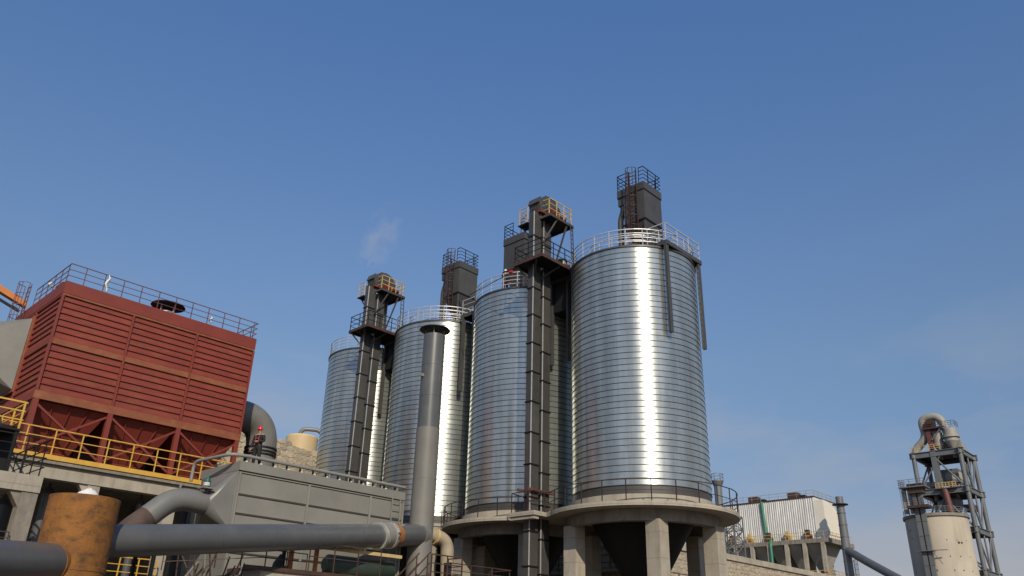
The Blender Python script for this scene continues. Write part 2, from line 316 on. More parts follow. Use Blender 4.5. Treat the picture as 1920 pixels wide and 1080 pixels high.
STONES = []
for k in range(8):
    n = 6; mb = MB(); rr = [0.5*random.uniform(0.85, 1.2) for _ in range(n)]
    outer = [(math.cos(2*PI*i/n+random.uniform(-.2, .2))*rr[i], 0, math.sin(2*PI*i/n+random.uniform(-.2, .2))*rr[i]) for i in range(n)]
    inner = [(x*0.84+random.uniform(-.04, .04), -0.08-random.uniform(0, .14), z*0.82+random.uniform(-.03, .03)) for x, y, z in outer]
    back = [(x, 0.15, z) for x, y, z in outer]
    mb.loft(back, outer); mb.loft(outer, inner); mb.face(inner); STONES.append(mb)
STONE_ME = [s.mesh('stone', 'stone') for s in STONES]
def stone_wall(label, x0, x1, y0, zb, zt0, zt1, size, single, cap, face='-y', group=None):
    """rubble wall facing -y (or -x when face='-x'); zt0..zt1 the height of its top from x0 to x1"""
    base = (x0, y0, 0) if face == '-y' else (y0, x0, 0)
    t = thing('retaining_wall', label, 'wall', base, group)
    def P(u, d, z): return (u, y0+d, z) if face == '-y' else (y0+d, u, z)
    mb = MB(); ps = [P(x0, 0, -0.5), P(x1, 0, -0.5), P(x1, .6, -.5), P(x0, .6, -.5), P(x0, 0, zt0-.05), P(x1, 0, zt1-.05), P(x1, .6, zt1-.05), P(x0, .6, zt0-.05)]
    mb.hexa(ps); core = mb.build('wall_core', 'mortar', t)
    stuff = MB(); z = zb; cnt = 0; zs = []
    while z < max(zt0, zt1):
        hgt = size*random.uniform(0.55, 0.95); zs.append((z, hgt)); z += hgt
    for z, hgt in reversed(zs):
        u = x0+random.uniform(0, size)
        while u < x1:
            wd = size*random.uniform(0.75, 1.7); top = zt0+(zt1-zt0)*(u-x0)/(x1-x0)
            if z+hgt*0.5 < top-(0.25 if cap else 0.0):
                k = random.randrange(8); p = P(u+wd/2, 0.0, z+hgt/2+random.uniform(-.05, .05)); rot = 0 if face == '-y' else -PI/2
                if single and cnt < 300:
                    place('stone', STONE_ME[k], core, p, sc=(wd*1.16*random.choice((-1, 1)), size*.55, hgt*1.22), rz=rot); cnt += 1
                else:
                    q = []
                    fl = random.choice((-1, 1))
                    for vx, vy, vz in STONES[k].v:
                        a, b, c2 = vx*wd*1.12*fl, vy*size*.6, vz*hgt*1.2
                        q.append((p[0]+a, p[1]+b, p[2]+c2) if face == '-y' else (p[0]+b, p[1]+a, p[2]+c2))
                    stuff.add(q, STONES[k].f)
            u += wd
    if stuff.v: o = stuff.build('rubble', 'stone', core); o['kind'] = 'stuff'
    if cap:
        n = int((x1-x0)/cap); 
        for i in range(n):
            u0 = x0+(x1-x0)*i/n+.012; u1 = x0+(x1-x0)*(i+1)/n-.012; za = zt0+(zt1-zt0)*i/n; zb2 = zt0+(zt1-zt0)*(i+1)/n
            j = random.uniform(-.02, .02)
            MB().hexa([P(u0, -.16+j, za-.42), P(u1, -.16+j, zb2-.42), P(u1, .7, zb2-.42), P(u0, .7, za-.42), P(u0, -.16+j, za), P(u1, -.16+j, zb2), P(u1, .7, zb2), P(u0, .7, za)]).build('cap_slab', 'concrete', t)
    return t
stone_wall('tall rubble stone wall behind the red filter house, below the cream tank', 27.0, 45.5, 57.5, 10.0, 17.75, 15.2, 0.50, True, None)
w1 = stone_wall('long rubble stone wall with concrete capping running right below the white filter building', 46.2, 110, 31.9, 3.0, 9.08, 8.75, 0.42, False, 1.35)
w2 = stone_wall('rubble stone wall seen between the columns under the silos', 32.2, 60, 46.0, 3.0, 9.0, 9.0, 0.42, False, 1.35, face='-x')
railing(w1, [(46.5, 31.3, 6.0), (75, 31.3, 6.0)], 0.95, 2, 1.5, 'brown_steel', 0.03, name='walkway_rail')
MB().box(46.4, 75, 31.1, 31.9, 5.88, 6.0).build('walkway_ledge', 'concrete', w1)
railing(w2, [(45.4, 32.5, 7.0), (45.4, 52, 7.0)], 0.95, 2, 1.5, 'brown_steel', 0.03, name='walkway_rail')
MB().box(45.2, 46.0, 32.4, 52, 6.88, 7.0).build('walkway_ledge', 'concrete', w2)

# ================================================================== SILOS
SILO = [(37.76, 51.95), (37.65, 43.23), (37.53, 34.50), (37.42, 25.78)]
RS, ZB, ZT, NB = 3.80, 9.70, 23.33, 40
BH = (ZT-ZB)/NB
b = MB(); b.m = 0; b.lathe([(RS, 0.022), (RS, BH)], 128)
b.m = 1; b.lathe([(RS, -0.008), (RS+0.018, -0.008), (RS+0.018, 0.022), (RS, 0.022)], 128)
BAND = b.mesh('wall_band', ['galvanised', 'seam_shade'])
def silo(c, label, inner):
    t = thing('steel_silo', label, 'silo', (c[0], c[1], 8.72), 'galvanised steel silos in a row')
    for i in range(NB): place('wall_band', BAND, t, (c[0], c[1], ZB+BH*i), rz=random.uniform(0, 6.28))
    MB().lathe([(3.95, 8.72), (3.95, 9.24), (3.6, 9.24)], 96, c).build('base_upstand', 'concrete', t)
    MB().lathe([(3.78, 9.241), (3.78, 9.69), (3.5, 9.69)], 96, c).build('base_ring', 'dark_steel', t)
    MB().lathe([(RS, ZT), (RS+.07, ZT), (RS+.07, ZT+.10), (RS, ZT+.10), (0.6, ZT+.75), (0, ZT+.75)], 96, c).build('roof', 'dark_steel', t)
    MB().lathe([(3.55, 9.65), (0.26, 3.95), (0.26, 3.3), (0, 3.3)], 64, c).build('hopper', 'black_steel', t)
    railing(t, arcpts(c, 3.78, 0, 2*PI, 48, ZT+.1)[:-1], 1.08, 4, 1.0, 'rail_white', 0.024, closed=True)
    if inner:
        railing(t, arcpts(c, 2.9, R(-205), R(-95), 16, ZT+.25), 1.0, 3, 0.9, 'rail_white', 0.024)
    return t
silo(SILO[0], 'farthest steel silo at the left end of the row, half behind a bucket elevator', False)
silo(SILO[1], 'steel silo directly behind the grey capped chimney', True)
silo(SILO[2], 'steel silo behind the nearer bucket elevator, with red reflection', False)
silo(SILO[3], 'nearest and largest looking steel silo with the bright glare stripe, right end of row', True)

# ring platforms, one for each pair of silos
def platform(ca, cb, label):
    t = thing('silo_platform', label, 'platform', ((ca[0]+cb[0])/2, (ca[1]+cb[1])/2, 0), 'concrete silo platforms on columns')
    RP = 5.15; my = (ca[1]+cb[1])/2; ys = []
    lo, hi = ca[1]-RP, cb[1]+RP
    for i in range(41): ys.append(ca[1]-RP*math.cos(PI*i/40)); ys.append(cb[1]-RP*math.cos(PI*i/40))
    bx0, by0, by1 = ca[0]-5.05, my-0.95, my+0.95
    ys += [by0-.001, by0+.001, by1-.001, by1+.001]; ys = sorted(y for y in set(ys) if lo <= y <= hi)
    def ext(y):
        w = []
        for c in (ca, cb):
            if abs(y-c[1]) <= RP: w.append((c[0], math.sqrt(max(0, RP*RP-(y-c[1])**2))))
        x0 = min(c-h for c, h in w); x1 = max(c+h for c, h in w)
        # fillet the waist between the two rings
        d = abs(y-my)
        if d < 2.6: x0 = min(x0, ca[0]-5.0+0.95*(1-(d/2.6)**2)+0.35*(d/2.6)); x1 = max(x1, ca[0]+4.2)
        if by0 <= y <= by1: x0 = min(x0, bx0)
        return x0, x1
    left = [(ext(y)[0], y) for y in ys]; right = [(ext(y)[1], y) for y in ys]
    poly = right+left[::-1]
    sl = MB(); n = len(poly)
    for z, rev in ((8.48, True), (8.70, False)):
        for i in range(len(ys)-1):
            q = [(left[i][0], ys[i], z), (right[i][0], ys[i], z), (right[i+1][0], ys[i+1], z), (left[i+1][0], ys[i+1], z)]
            sl.face(q[::-1] if rev else q)
    sl.loft([(p[0], p[1], 8.48) for p in poly], [(p[0], p[1], 8.70) for p in poly])
    sl.build('slab', 'concrete', t)
    MB().box(bx0+.08, bx0+.5, by0+.1, by1-.1, 8.30, 8.478).build('edge_beam', 'concrete', t)
    for c in (ca, cb):
        MB().lathe([(4.13, 8.477), (4.13, 7.90), (3.65, 7.90), (3.65, 8.477)], 72, c).build('ring_beam', 'concrete_old', t)
        for a in (145, 85, 35, -15, -75, -135):
            x, y = c[0]+3.85*math.cos(R(a)), c[1]+3.85*math.sin(R(a))
            MB().box(x-.4, x+.4, y-.4, y+.4, -0.3, 7.96).build('column', 'concrete', t)
    rp = [(x+(.08), y, 8.70) for x, y in left[2:-2]]; pts = [rp[0]]
    for p in rp:
        if (Vector(p)-Vector(pts[-1])).length > 0.35: pts.append(p)
    rr = [(x-.08, y, 8.70) for x, y in right[2:-2]]; p2 = [rr[0]]
    for p in rr:
        if (Vector(p)-Vector(p2[-1])).length > 0.35: p2.append(p)
    railing(t, pts+p2[::-1], 1.05, 2, 1.25, 'rail_brown', 0.02, closed=True)
    return t
platform(SILO[3], SILO[2], 'round-edged concrete platform on square columns under the two nearer silos')
platform(SILO[1], SILO[0], 'concrete ring platform under the two farther silos, mostly behind the chimney')

# ================================================================== ELEVATORS
def elevator(label):
    t = thing('bucket_elevator', label, 'bucket elevator', (32.87, 29.95, 0), 'twin-leg bucket elevators')
    sec = MB().box(0, .68, 0, .44, 0, 1.80).mesh('casing_section', 'dark_steel')
    fl = MB().box(-.05, .73, -.05, .49, -.035, .035).mesh('flange', 'black_steel')
    rib = MB().box(.3, .34, -.02, 0, .05, 1.75).mesh('stiffener', 'dark_steel')
    ang = MB().box(-.018, .03, -.018, .03, 0.04, 1.76).mesh('corner_angle_glint', 'rail_white')  # corner angle in a pale colour that paints in the sun glint
    for x, top in ((32.87, 27.55), (33.80, 27.2)):
        z = top
        while z > 0.3:
            z -= 1.80
            o = place('casing_section', sec, t, (x, 29.95, z)); ORG[o] = (x, 29.95, z)
            place('flange', fl, o, (x, 29.95, z)); place('corner_angle_glint', ang, o, (x, 29.95, z))
    MB().box(32.87, 33.55, 29.95, 30.39, 27.55, 27.62).build('leg_cap', 'black_steel', t)
    MB().box(32.6, 34.8, 29.8, 30.55, 0, 1.0).build('boot', 'dark_steel', t)
    # head hood
    hd = MB().prism([(33.25, 27.7), (35.15, 27.7), (35.25, 28.35), (34.85, 28.85), (34.3, 29.02), (33.75, 28.95), (33.3, 28.6), (33.1, 28.3)], 29.75, 30.65, 'y').build('head_hood', 'dark_steel', t)
    MB().hexa([(33.02, 29.72, 28.2), (33.08, 29.72, 28.2), (33.08, 30.68, 28.2), (33.02, 30.68, 28.2), (33.2, 29.72, 28.66), (33.26, 29.72, 28.66), (33.26, 30.68, 28.66), (33.2, 30.68, 28.66)]).build('inspection_flap', 'dark_steel', hd)
    MB().box(33.2, 35.2, 29.72, 30.68, 27.55, 27.698).build('head_base', 'machine_red', t)
    # drive: gearbox, motor
    dr = MB(); dr.box(34.0, 34.5, 29.3, 29.72, 27.38, 27.95); dr.tube([(34.6, 29.5, 27.62), (35.3, 29.5, 27.62)], 0.19, 12); dr.box(34.55, 35.3, 29.35, 29.65, 27.34, 27.45)
    d = dr.build('drive_motor', 'machine_red', t)
    MB().tube([(34.5, 29.5, 27.62), (34.6, 29.5, 27.62)], 0.24, 14).build('coupling_guard', 'yellow_paint', d)
    MB().box(34.75, 35.45, 29.9, 30.6, 27.34, 27.7).build('gearbox', 'yellow_paint', t)
    # upper platform
    up = MB(); up.box(33.45, 35.75, 29.1, 29.93, 27.22, 27.32); up.box(34.52, 35.75, 29.93, 31.2, 27.22, 27.32); up.box(33.45, 34.52, 30.42, 31.2, 27.22, 27.32)
    up.build('upper_platform', 'black_steel', t)
    f = MB()
    for a, b2 in (((33.45, 29.1), (35.75, 29.1)), ((35.75, 29.1), (35.75, 31.2)), ((33.45, 29.1), (33.45, 29.9))): f.bar((*a, 27.2), (*b2, 27.2), 0.07, 0.16)
    f.build('upper_platform_edge', 'dark_steel', t)
    railing(t, [(33.5, 29.95, 27.32), (33.5, 29.15, 27.32), (35.7, 29.15, 27.32), (35.7, 31.15, 27.32)], 1.1, 3, 0.75, 'yellow_pale', 0.026)
    for (a, b2) in (((34.2, 29.15, 27.15), (33.75, 29.93, 25.6)), ((35.2, 29.2, 27.15), (34.35, 29.5, 23.95)), ((35.3, 30.9, 27.15), (34.5, 30.45, 25.2))):
        MB().bar(a, b2, 0.09).build('strut', 'dark_steel', t)
    MB().box(32.75, 33.5, 30.4, 31.25, 26.75, 26.83).build('side_platform', 'black_steel', t)
    railing(t, [(32.8, 30.45, 26.83), (32.8, 31.2, 26.83), (33.45, 31.2, 26.83)], 1.15, 4, 0.7, 'yellow_pale', 0.022)
    MB().bar((33.1, 31.15, 26.75), (33.2, 30.4, 25.7), 0.08).build('strut', 'dark_steel', t)
    # mid platform
    mp_ = MB(); mp_.box(32.2, 35.55, 28.65, 29.92, 23.72, 23.82); mp_.box(32.2, 35.55, 30.42, 31.0, 23.72, 23.82); mp_.box(32.2, 32.84, 29.92, 30.42, 23.72, 23.82); mp_.box(34.52, 35.55, 29.92, 30.42, 23.72, 23.82)
    mp_.build('middle_platform', 'black_steel', t)
    f = MB()
    for a, b2 in (((32.2, 28.65), (35.55, 28.65)), ((32.2, 28.65), (32.2, 31.0)), ((32.2, 31.0), (35.55, 31.0))): f.bar((*a, 23.70), (*b2, 23.70), 0.07, 0.2)
    f.build('middle_platform_edge', 'brown_steel', t)
    railing(t, [(35.5, 31.0, 23.82), (32.25, 31.0, 23.82), (32.25, 28.7, 23.82), (35.5, 28.7, 23.82)], 1.1, 3, 1.1, 'black_steel', 0.022)
    for (a, b2) in (((32.3, 29.2, 23.6), (33.0, 29.95, 22.9)), ((32.3, 30.8, 23.6), (33.0, 30.4, 22.7)), ((34.0, 28.75, 23.6), (33.5, 29.93, 22.9))):
        MB().bar(a, b2, 0.08).build('bracket', 'dark_steel', t)
    ladder(t, (35.6, 29.0, 23.82), (35.5, 29.05, 27.3), (0.94, 0.34, 0), 0.4, 'dark_steel')
    # discharge chute towards the silo
    MB().tube([(35.05, 30.75, 27.25), (35.05, 30.75, 23.84)], 0.27, 14).build('discharge_chute', 'dark_steel', t)
    # support at the slab
    MB().box(32.5, 34.7, 29.75, 29.87, 9.85, 9.99).build('tie_beam', 'maroon_steel', t)
    MB().box(32.5, 34.7, 30.47, 30.59, 9.85, 9.99).build('tie_beam', 'maroon_steel', t)
    MB().bar((32.56, 29.81, 8.7), (32.56, 29.81, 9.85), 0.08).build('tie_post', 'maroon_steel', t)
    return t
eb = elevator('nearer bucket elevator, twin dark legs rising between the two nearest silos')
ea = copy_thing(eb, (0.23, 17.45, 0), 'farther bucket elevator, twin dark legs in front of the leftmost silo')

# ================================================================== BRIDGES AND END PLATFORM AT THE SILO TOPS
def bridge(ya, yb, x, label, n, housing=False):
    t = thing('silo_bridge', label, 'walkway', (x, (ya+yb)/2, 17.3), 'steel platforms on hanging posts at the silo tops')
    MB().box(x, x+3.75, ya, yb, 23.62, 23.74).build('deck', 'black_steel', t)
    f = MB(); f.bar((x, ya, 23.6), (x, yb, 23.6), 0.1, 0.26); f.bar((x+3.75, ya, 23.6), (x+3.75, yb, 23.6), 0.1, 0.26); f.bar((x, ya, 23.6), (x+3.75, ya, 23.6), 0.1, 0.26); f.bar((x, yb, 23.6), (x+3.75, yb, 23.6), 0.1, 0.26)
    f.build('edge_channel', 'dark_steel', t)
    if housing: MB().box(x+.1, x+3.6, ya+.12, yb-.12, 21.5, 23.61).build('shade_box', 'black_steel', t)  # added black box, stands in for the deep shade under the deck
    ch = MB().box(-.11, .11, -.07, .07, 0, 5.6).box(-.14, .14, -.095, -.07, 0, 5.6).mesh('hanging_post', 'dark_steel')
    for y in ((ya+.1,) if n == 1 else (ya+.15, yb-.15)):
        for xx in (x+.05, x+3.52): place('hanging_post', ch, t, (xx, y, 18.0))
    if n == 1: railing(t, [(x+.05, yb, 23.74), (x+.05, ya+.05, 23.74), (x+3.7, ya+.05, 23.74), (x+3.7, yb, 23.74)], 1.15, 3, 1.2, 'rail_white', 0.026)
    else: railing(t, [(x+.05, ya, 23.74), (x+.05, yb, 23.74)], 1.1, 3, 1.0, 'rail_white', 0.024)
    return t
bridge(21.98, 23.3, 35.5, 'dark steel end platform with two hanging posts on the right side of the nearest silo', 1)
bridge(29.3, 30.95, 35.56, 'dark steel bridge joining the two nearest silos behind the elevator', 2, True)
bridge(38.0, 39.4, 35.7, 'dark steel bridge joining the two middle silos above the grey chimney', 2)
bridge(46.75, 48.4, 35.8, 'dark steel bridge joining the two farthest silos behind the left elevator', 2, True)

# ================================================================== FILTER HOUSES ON THE SILO ROOFS
def roof_filter(label, plain=False, dy=0.0, dx=0.0):
    x0, x1, y0, y1 = 37.76+dx, 39.74+dx, 24.85+dy, (26.90 if plain else 26.45)+dy
    t = thing('roof_filter', label, 'dust filter', (x0, y0, 23.6), 'dust filters on the silo roofs')
    MB().box(x0, x1, y0, y1, 27.24, 29.42).build('body', 'dark_steel', t)
    MB().box(x0-.04, x1+.04, y0-.04, 26.94+dy, 29.42, 29.95).build('top_box', 'dark_steel', t)
    if not plain: MB().box(x0+.02, x1-.02, y1+.002, 26.92, 28.82, 29.378).build('outlet_box', 'dark_steel', t)
    MB().box(x0-.06, x1+.06, y0-.06, y1+.06, 27.16, 27.24).build('flange', 'black_steel', t)
    MB().box(x0-.045, x1+.045, y0-.045, 26.945+dy, 29.38, 29.42).build('seam_strip', 'black_steel', t)
    cx, cy = (x0+x1)/2, (y0+y1)/2
    MB().loft([(x0, y0, 27.16), (x1, y0, 27.16), (x1, y1, 27.16), (x0, y1, 27.16)], [(cx-.25, cy-.25, 25.0), (cx+.25, cy-.25, 25.0), (cx+.25, cy+.25, 25.0), (cx-.25, cy+.25, 25.0)]).build('hopper', 'dark_steel', t)
    leg = MB().box(-.06, .06, -.06, .06, 0, 3.6).mesh('leg', 'dark_steel')
    for x in (x0+.06, x1-.06):
        for y in (y0+.06, y1-.06): place('leg', leg, t, (x, y, 23.56))
    for a, b2 in (((x0+.06, y0+.06, 23.9), (x1-.06, y0+.06, 26.9)), ((x0+.06, y0+.06, 26.9), (x1-.06, y0+.06, 23.9))): MB().bar(a, b2, 0.06).build('brace', 'dark_steel', t)
    if not plain: MB().tube(bend([(x0+.25, 26.68, 28.85), (x0+.25, 26.68, 28.5), (x0+.25, 26.92, 27.9), (x0+.25, 26.92, 23.8)], 0.3), 0.19, 12).build('outlet_duct', 'dark_steel', t)
    MB().tube([(x1+.05, y0+.5, 26.2), (x1+.5, y0+.5, 26.2)], 0.28, 14).build('fan', 'steel_bright', t)
    railing(t, [(x0, 25.2+dy, 29.95), (x0, y0, 29.95), (x1, y0, 29.95), (x1, 26.9+dy, 29.95), (x0, 26.9+dy, 29.95), (x0, 26.0+dy, 29.95)], 1.15, 4, 0.95, 'black_steel', 0.022)
    if not plain: ladder(t, (x0-.12, 25.6, 24.3), (x0-.12, 25.6, 31.0), (0, 1, 0), 0.5, 'brown_steel', 0.26, cage=(-1, 0, 0), cm='brown_steel')
    return t
f4 = roof_filter('dark grey roof filter with caged ladder on the nearest silo')
copy_thing(f4, (0.23-.05, 17.45+.15, 0), 'dark grey roof filter with caged ladder on the silo behind the chimney')
roof_filter('dark grey roof filter half hidden behind the nearer bucket elevator', True, 10.5)

# ================================================================== RED FILTER HOUSE
X0, X1, Y0, Y1 = 11.75, 23.20, 45.0, 53.0
t = red = thing('red_filter_house', 'big red steel filter house with ribbed walls and hoppers on a concrete deck', 'filter house', (X0, Y0, 10.0))
MB().box(X0+.09, X1-.05, Y0+.09, Y1, 13.0, 18.9).build('wall_core', 'red_plain', t)
MB().box(X0-.05, X1+.05, Y0-.05, Y1+.05, 18.86, 19.56).build('roof_fascia', 'red_plain', t)
bays = [(11.75, 15.59), (15.59, 19.43), (19.43, 23.20)]
def siding(L, axis, h):
    # lapped sheet: flat, with a turned-out lower lip
    pr = [(0, 0), (0.0, h), (-0.012, h), (-0.03, 0.09), (-0.085, 0.05), (-0.085, 0.0)]
    mb = MB()
    if axis == 'x': mb.prism([(p[0], p[1]) for p in pr], 0.06, L-0.06, 'x')
    else: mb.prism([(p[0], p[1]) for p in pr], 0.06, L-0.06, 'y')
    return mb.mesh('cladding_panel', 'red_paint')
rows = [(16.33, 18.80, 7), (13.42, 15.98, 7)]
hh = (rows[0][1]-rows[0][0])/7
PX = siding(3.84, 'x', hh); PY = siding(4.0, 'y', hh)
for za, zb_, n in rows:
    for i in range(n):
        z = za+(zb_-za)*i/n
        for (a, b2) in bays: place('cladding_panel', PX, t, (a, Y0+.085, z), sc=((b2-a)/3.84, 1, (zb_-za)/n/hh))
        for ya in (45.0, 49.0): place('cladding_panel', PY, t, (X0+.085, ya, z), sc=(1, 1, (zb_-za)/n/hh))
for za, zb_, m, nm in ((18.74, 18.855, 'red_orange', 'trim_strip'), (15.99, 16.31, 'red_orange', 'middle_band'), (12.98, 13.40, 'red_orange', 'bottom_beam')):
    p = 0.03 if nm != 'bottom_beam' else 0.06
    MB().box(X0-p, X1+p, Y0-p, Y0+.1, za, zb_).build(nm, m, t)
    MB().box(X0-p, X0+.1, Y0+.102, Y1, za, zb_).build(nm, 'red_plain', t)
for x in (11.75, 15.59, 19.43, 23.2): MB().box(x-.06, x+.06, Y0-.045 if x not in (11.75,) else Y0-.07, Y0+.08, 13.41, 18.73).build('mullion', 'red_plain', t)
for y in (49.0, 52.95): MB().box(X0-.045, X0+.08, y-.06, y+.06, 13.41, 18.73).build('mullion', 'red_plain', t)
# legs, braces, hoppers below
for x in (11.85, 15.59, 19.43, 23.1):
    for y in (45.08, 49.0, 52.8): MB().box(x-.13, x+.13, y-.13, y+.13, 10.0, 12.98).build('leg', 'red_plain', t)
for a, b2 in bays:
    for (p, q) in (((a+.15, 12.75), (b2-.15, 10.45)), ((b2-.15, 12.75), (a+.15, 10.45))): MB().bar((p[0], 45.05, p[1]), (q[0], 45.05, q[1]), 0.11).build('brace', 'red_plain', t)
    m = (a+b2)/2; tp = [(a+.05, 45.25, 12.97), (b2-.05, 45.25, 12.97), (b2-.05, 52.8, 12.97), (a+.05, 52.8, 12.97)]
    h = MB().loft(tp, [(m-.35, 47.2, 9.6), (m+.35, 47.2, 9.6), (m+.35, 50.0, 9.6), (m-.35, 50.0, 9.6)]).build('hopper', 'red_plain', t)
    for k in (0.25, 0.5, 0.75):
        u0 = a+.05+(b2-a-.1)*k; u1 = m-.35+.7*k
        MB().bar((u0, 45.22, 12.95), (u1, 47.15, 9.65), 0.05, 0.07).build('rib', 'red_plain', h)
    for k in (0.36, 0.68):
        y = 45.22+1.95*k; z = 12.97-3.37*k; w0 = (b2-a-.1)/2*(1-k)+.35*k; MB().bar((m-w0, y-.03, z), (m+w0, y-.03, z), 0.06, 0.06).build('rib', 'red_plain', h)
for (p, q) in (((45.1, 12.8), (48.9, 10.3)), ((48.9, 12.8), (45.1, 10.3))): MB().bar((11.83, p[0], p[1]), (11.83, q[0], q[1]), 0.11).build('brace', 'red_plain', t)
# roof railing, ladder cage
railing(t, [(X0+.0, 50.4, 19.56), (X0, Y0, 19.56), (X1, Y0, 19.56), (X1, Y1, 19.56), (X0+1, Y1, 19.56)], 1.05, 3, 1.05, 'maroon_steel', 0.02)
ladder(t, (X0-.15, 51.6, 14.5), (X0-.15, 51.6, 21.2), (0, 1, 0), 0.6, 'maroon_steel', 0.3, cage=(-1, 0, 0), cm='maroon_steel')
# inlet diffuser on the left wall
fl = [(X0-.02, 46.7, 18.5), (X0-.02, 51.8, 18.5), (X0-.02, 51.8, 14.1), (X0-.02, 46.7, 14.1)]
mb = MB(); sq2round(mb, [(X0-.13, 53.1, 18.4), (X0-.13, 49.1, 18.4), (X0-.13, 49.1, 14.2), (X0-.13, 53.1, 14.2)], lambda a: (8.7, 50.7+.95*math.cos(a), 16.5+.95*math.sin(a))); d = mb.build('inlet_diffuser', 'grey_duct', t)
MB().box(X0-.12, X0-.03, 48.95, 53.2, 14.05, 18.55).build('inlet_flange', 'red_orange', t)
MB().tube(bend([(8.72, 50.7, 16.5), (3.0, 50.7, 16.5), (3.0, 50.7, 8), (3.0, 50.7, 0)], 2.0), 0.96, 24).build('inlet_pipe', 'grey_duct', d)
for gx_ in (8.55, 8.85): MB().tube([(gx_-.05, 50.7, 16.5), (gx_+.05, 50.7, 16.5)], 1.03, 24).build('pipe_flange', 'grey_trim', d)
# outlet elbow on the right
el = MB().tube(bend([(23.0, 49.0, 15.65), (26.94, 49.0, 15.75), (26.94, 49.0, 9.0), (26.94, 49.0, 0.0)], 2.4, 14), 1.0, 32).build('outlet_elbow', 'grey_duct', t)
for z in (13.75, 13.5, 13.3): MB().lathe([(1.0, z-.05), (1.07, z-.05), (1.07, z+.05), (1.0, z+.05)], 32, (26.94, 49.0)).build('collar', 'black_steel', el)
MB().tube([(23.22, 49, 15.65), (23.36, 49, 15.65)], 1.14, 32).build('flange', 'grey_duct', el)
# things on the roof
t = thing('roof_vent', 'round black rain cap on thin legs on the red filter house roof', 'vent', (17.9, 46.4, 19.56))
MB().lathe([(0.55, 19.56), (0.55, 20.0), (0.5, 20.0)], 32, (17.9, 46.4)).build('pipe', 'white_plastic', t)
MB().lathe([(0, 20.62), (0.98, 20.48), (1.0, 20.44), (0, 20.50)], 40, (17.9, 46.4)).build('rain_cap', 'black_steel', t)
for a in (20, 110, 200, 290): MB().bar((17.9+.5*math.cos(R(a)), 46.4+.5*math.sin(R(a)), 19.95), (17.9+.5*math.cos(R(a)), 46.4+.5*math.sin(R(a)), 20.5), 0.05).build('leg', 'rail_white', t)
def rag(x, y, z, h, label):
    mb = MB(); n = 5; rr = []
    for k in range(n+1):
        s_ = .02+.05*math.sin(PI*k/n)+random.uniform(0, .03); rr.append([(x+s_*math.cos(a)+.08*math.sin(k*1.7), y+s_*math.sin(a), z-h*k/n) for a in (0, 1.2, 2.5, 3.8, 5)])
    for a, b2 in zip(rr[:-1], rr[1:]): mb.loft(a, b2, True)
    solo(mb, 'plastic_rag', 'white_plastic', label, 'plastic', (x, y, z-h))
rag(13.75, 44.96, 20.62, 1.0, 'long white plastic strip tied to the front railing near the red roof corner')
rag(20.1, 45.1, 20.15, .45, 'small white plastic scrap on the front roof edge right of the vent')
rag(11.8, 48.2, 20.6, .5, 'white plastic scrap on the left railing of the red roof')
t = thing('roof_motor', 'small dark red motor beside the left railing on the red roof', 'motor', (12.2, 47.6, 19.56))
MB().box(12.0, 12.5, 47.0, 48.2, 19.56, 19.9).build('skid', 'machine_red', t); MB().tube([(12.2, 47.1, 20.1), (12.2, 47.9, 20.1)], 0.2, 12).build('motor', 'machine_red', t)

# concrete deck below the red house
t = deck = thing('concrete_deck', 'concrete deck and frame carrying the red filter house, with yellow edge railing', 'deck', (11.5, 43.5, 0))
MB().box(7.0, 23.8, 43.5, 54.0, 9.62, 9.99).build('slab', 'concrete_old', t)
MB().box(10.2, 23.2, 43.44, 43.495, 9.80, 10.03).build('kick_plate', 'yellow_paint', t)
MB().box(7.0, 23.8, 43.7, 44.3, 8.95, 9.615).build('edge_beam', 'concrete', t)
for x in (15.2, 19.3, 23.1):
    MB().box(x-.3, x+.3, 43.75, 44.25, -.3, 8.945).build('column', 'concrete', t)
    MB().prism([(x-.3, 8.3), (x-.3, 8.945), (x-.75, 8.945)], 43.8, 44.2, 'y').build('haunch', 'concrete', t)
for x in (9.0, 15.2, 19.3, 23.1): MB().box(x-.3, x+.3, 51.5, 52.1, -.3, 9.615).build('column', 'concrete_old', t)
MB().box(7.0, 24.0, 53.6, 53.9, -.3, 9.615).build('back_wall', 'concrete_old', t)
railing(t, [(10.2, 43.55, 9.99), (23.1, 43.55, 9.99)], 1.30, 3, 1.25, 'yellow_paint', 0.026)
railing(t, [(9.5, 43.3, 4.6), (19, 43.3, 4.6)], 1.05, 3, 1.0, 'yellow_paint', 0.026)
MB().box(9.3, 22.0, 43.25, 48, 4.45, 4.598).build('lower_floor', 'concrete_old', t)
for i, (x, y, r_, z1) in enumerate(((12.2, 47.5, .55, 8.2), (13.9, 46.2, .3, 8.9), (17.2, 47.5, .7, 7.6), (18.3, 45.3, .2, 8.9))):
    q = thing('vessel', ['squat dark vessel under the deck just left of the rusty drum', 'thin dark upright pipe under the deck behind the rusty drum', 'wide dark vessel under the deck right of the rusty drum', 'slim dark standpipe under the deck near the grey duct'][i], 'vessel', (x, y, 4.6))
    MB().lathe([(0, 4.6), (r_, 4.6), (r_, z1-.3), (r_*.6, z1), (0, z1)], 20, (x, y)).build('shell', 'grey_pipe', q)
    MB().tube([(x, y, z1-.02), (x, y, z1+.25)], r_*.3, 10).build('nozzle', 'grey_pipe', q)

